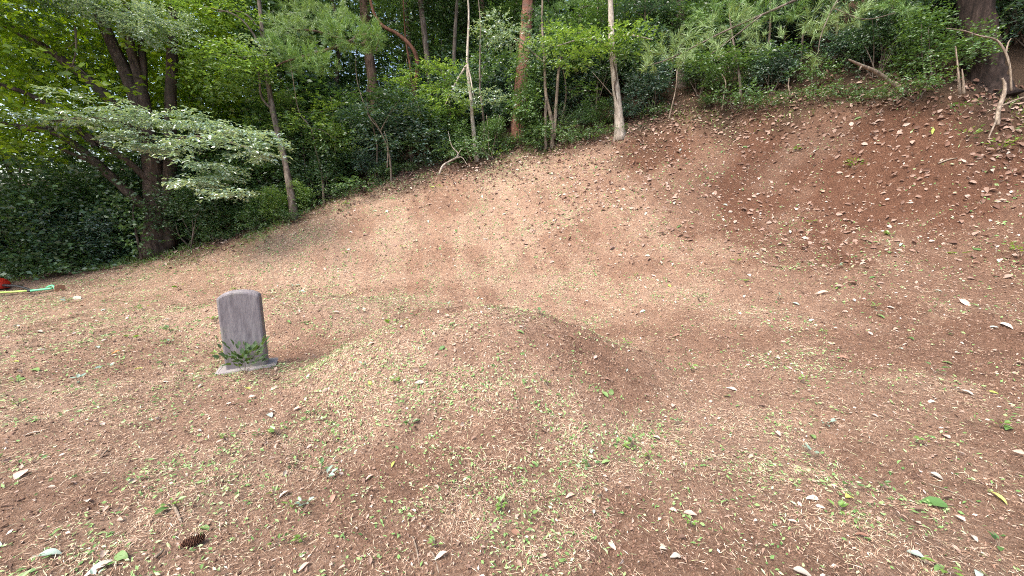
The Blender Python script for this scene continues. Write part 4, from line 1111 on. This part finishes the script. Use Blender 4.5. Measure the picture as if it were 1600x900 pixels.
NAMED = [(1457, 207, .15, "yellowish", "bright yellow-green leaf high on the right slope"), (180, 553, .10, "orange", "single orange-brown leaf on the ground at the left"), (1458, 792, .17, "green", "long green leaf in the right foreground"),
         (1428, 868, .10, "grey", "silvery grey leaf in the right foreground"), (1572, 512, .13, "pale", "curled white leaf near the right edge"), (1505, 612, .15, "pale", "large whitish leaf on the right slope"),
         (890, 778, .09, "pinkish", "pinkish tan leaf in front of the mound"), (805, 836, .08, "brown", "brown oval leaf in front of the mound"), (445, 775, .10, "pale", "whitish leaf left of centre in the foreground"),
         (155, 893, .16, "pale", "long pale leaf at the bottom left"), (35, 745, .14, "pinkish", "pale tan leaf near the left edge of the foreground"), (1283, 459, .18, "pinkish", "pink-tan leaf on the right slope"),
         (1508, 476, .2, "pinkish", "tan leaf below the bare soil on the right slope"), (215, 574, .10, "yellowish", "fresh yellow-green leaf on the ground at left"), (55, 580, .12, "green", "green leaf on the cut grass at the left edge"),
         (255, 805, .12, "green", "pale green upright leaf in the left foreground"), (320, 830, .12, "green", "green leaf beside the pine cone"), (945, 770, .07, "pale", "small white leaf right of the leafy seedling"),
         (1325, 785, .08, "yellowish", "small yellow-green leaf in the right foreground"), (1560, 785, .12, "yellowish", "pale green leaf near the right edge of the foreground"), (1055, 880, .09, "pale", "whitish leaf at the bottom centre-right"),
         (1345, 843, .10, "brown", "tan brown leaf in the right foreground"), (525, 490, .12, "pale", "white leaf behind the mound's left shoulder"), (655, 600, .09, "pale", "white leaf on the mound's left flank"),
         (690, 545, .07, "green", "pale green leaf on top of the mound"), (930, 565, .08, "pinkish", "pale tan leaf on the mound's right flank"), (80, 872, .13, "grey", "large grey-green leaf in the bottom left corner"),
         (1365, 660, .08, "pale", "round white leaf on the right foreground slope"), (1170, 430, .12, "pale", "white leaf standing on the right slope"), (1575, 672, .14, "green", "broad green leaf near the right edge"),
         (1465, 745, .10, "pale", "narrow white leaf in the right foreground"), (60, 520, .14, "pale", "white leaf on the pale grass at the left"), (120, 468, .2, "pale", "pale leaf near the hoe")]
for u, v, L, c, lab in NAMED:
    fallen(G(u, v), L * (.6 if v > 640 else .8), c, lab)
LANDMARKS = [(lab, np.array(to_px(G(u, v)))) for u, v, L, c, lab in NAMED]
x, y = scatter(900, lambda x, y: inside(x, y) * np.clip(.4 + .5 * up_slope(x, y), 0, 1), rmin=1.5, rmax=11.5)
for k in range(min(250, len(x))):
    r = math.hypot(x[k], y[k])
    col = str(lr.choice(["green", "pale", "brown", "yellowish", "grey", "pinkish"], p=[.28, .12, .18, .08, .12, .22]))
    fallen((x[k], y[k]), lr.uniform(.035, .065) * (.8 + .11 * r), col)

# seedlings and cut plants
for u, v, n, L, kind, lab in [(783, 795, 12, .055, "bright", "leafy seedling in front of the mound"), (828, 815, 6, .05, "bright", "small bright seedling right of the leafy seedling"), (618, 602, 14, .05, "bright", "green plantlet on the mound's left flank"),
        (1255, 598, 9, .06, "mid", "cut green sprig on the right slope"), (1368, 482, 7, .08, "mid", "green sprig low on the right slope"), (1335, 266, 40, .10, "mid", "patch of green seedlings high on the right slope"),
        (1245, 236, 16, .10, "bright", "small green seedling near the top of the slope"), (270, 795, 8, .06, "bright", "uprooted green sprig in the left foreground"), (1080, 822, 9, .045, "mid", "green sprig at the bottom right of centre"),
        (855, 602, 8, .05, "bright", "thin green sprig on the mound's right side"), (352, 688, 9, .05, "mid", "green sprig in the left foreground"), (1562, 668, 9, .07, "mid", "green seedling near the right edge"),
        (1594, 402, 22, .10, "mid", "green plant cut by the right edge"), (1285, 522, 9, .06, "mid", "green tuft in the middle of the right slope"), (1510, 220, 26, .11, "mid", "green plant below the dark pine trunk"),
        (1500, 180, 30, .11, "dark", "low green plant left of the broken stem"), (1560, 240, 30, .11, "mid", "spreading green plant below the broken stem"), (680, 300, 22, .10, "mid", "green seedlings below the forked branch"),
        (535, 325, 22, .10, "mid", "green seedlings below the crooked sapling"), (775, 248, 40, .12, "bright", "bright leafy plant at the edge left of the twin sapling"), (845, 238, 26, .11, "blue", "leafy plant at the foot of the twin sapling"),
        (1230, 160, 24, .12, "blue", "leafy plant at the edge right of the grey pine"), (1320, 150, 26, .12, "blue", "leafy plant at the edge left of the fallen log"), (1000, 205, 18, .10, "blue", "small plant beside the cracked pale tree's foot"),
        (930, 222, 26, .10, "mid", "small plant left of the cracked pale tree's foot"), (330, 395, 30, .10, "mid", "low plant right of the multi-stemmed trunk"), (195, 412, 40, .11, "bright", "low bright plant at the foot of the ivy"),
        (1165, 442, 10, .07, "mid", "small green sprig beside the white leaf"), (470, 850, 10, .05, "bright", "cut green sprig at the bottom left of centre"), (680, 855, 8, .045, "bright", "tiny green sprig at the bottom centre"),
        (365, 455, 12, .09, "mid", "green sprig behind the stone marker"), (1060, 700, 8, .045, "bright", "tiny green sprig right of the mound"), (1390, 370, 14, .09, "mid", "dark green sprig in the middle of the right slope")]:
    seedling("seedling", lab, G(u, v), n, L * .62, {"mid": "bright", "dark": "mid"}.get(kind, kind), .8 if n <= 16 else 2.6, .8, "small green plants on the clearing", lr)

x, y = scatter(1400, lambda x, y: inside(x, y) * np.clip((fbm(x * 1.6, y * 1.6, 84, 2) - .42) * 5, .04, 1) * np.clip(.35 + .6 * strawy(x, y), 0, 1), rmin=1.9, rmax=10.5)
for k in range(min(135, len(x))):
    p = np.array([x[k], y[k], Hs(x[k], y[k])])
    lab = near_label(p, "sprout", 0)
    if lab is None: continue
    seedling("sprout", lab, p, int(lr.integers(3, 8)), lr.uniform(.026, .048) * (.8 + .12 * math.hypot(x[k], y[k])), str(lr.choice(["bright", "mid", "silver", "bright"])), .8, .7, "tiny sprouts on the clearing", lr)

# pine cone and small sticks
pc = G(300, 852, .02)
cone = thing("pine_cone", pc, "dark brown pine cone lying in the left foreground", "pine cone")
k = 90
fi = np.arange(k) * 2.39996; tt = (np.arange(k) + .5) / k
rc = .019 * np.sin(np.pi * np.clip(tt * .85 + .12, 0, 1)) ** .7
ax = np.stack([tt * .085 - .04, rc * np.cos(fi), rc * np.sin(fi)], -1)
put("scale_cluster", MB().add(leaves(ax * np.array([1, .5, .5]), np.stack([np.full(k, .5), np.cos(fi), np.sin(fi)], -1), np.tile([1., .1, .1], (k, 1)), .018, .014)).mesh("scale_cluster"), BM["rust"], cone)
put("core", MB().add(tube([(-.042, 0, 0), (-.01, 0, 0), (.042, 0, 0)], [.009, .014, .004], 8)).mesh("core", True), BM["rust"], cone)
cone.rotation_euler = (0, -.1, .5)
for lab, a, b, r in [("pale peeled twig standing among leaves in the left foreground", (270, 790), (284, 818), .008), ("brown stick piece at the left foreground", (157, 718), (170, 705), .007), ("small grey stick by the lower left leaves", (243, 873), (256, 862), .007),
                     ("thin twig at the bottom centre", (672, 865), (686, 898), .004), ("curved brown twig left of the bottom centre", (645, 840), (655, 885), .004), ("pale twig on the right slope", (1545, 405), (1558, 385), .008),
                     ("long thin grass stalk left of the leafy seedling", (675, 762), (735, 762), .003), ("green stalk on the mound's right side", (838, 583), (860, 610), .004), ("pale stalk right of the leafy seedling", (870, 800), (875, 785), .003),
                     ("thin grass stalk in the right foreground", (1450, 757), (1530, 792), .003), ("short dark stick on the slope behind the mound", (818, 298), (826, 306), .012), ("bleached stick near the top of the right slope", (1465, 258), (1495, 250), .015)]:
    p, q = G(*a, r), G(*b, r)
    o = thing("stick", p, lab, "stick")
    mid_ = (p + q) / 2 + lr.normal(0, .012, 3); mid_[2] = Hs(mid_[0], mid_[1]) + r + .008
    put("shaft", MB().add(tube(np.array([p, mid_, q]), [r, r * .9, r * .6], 6, .15, 4)).mesh("shaft", True, p), BM["twig"], o)
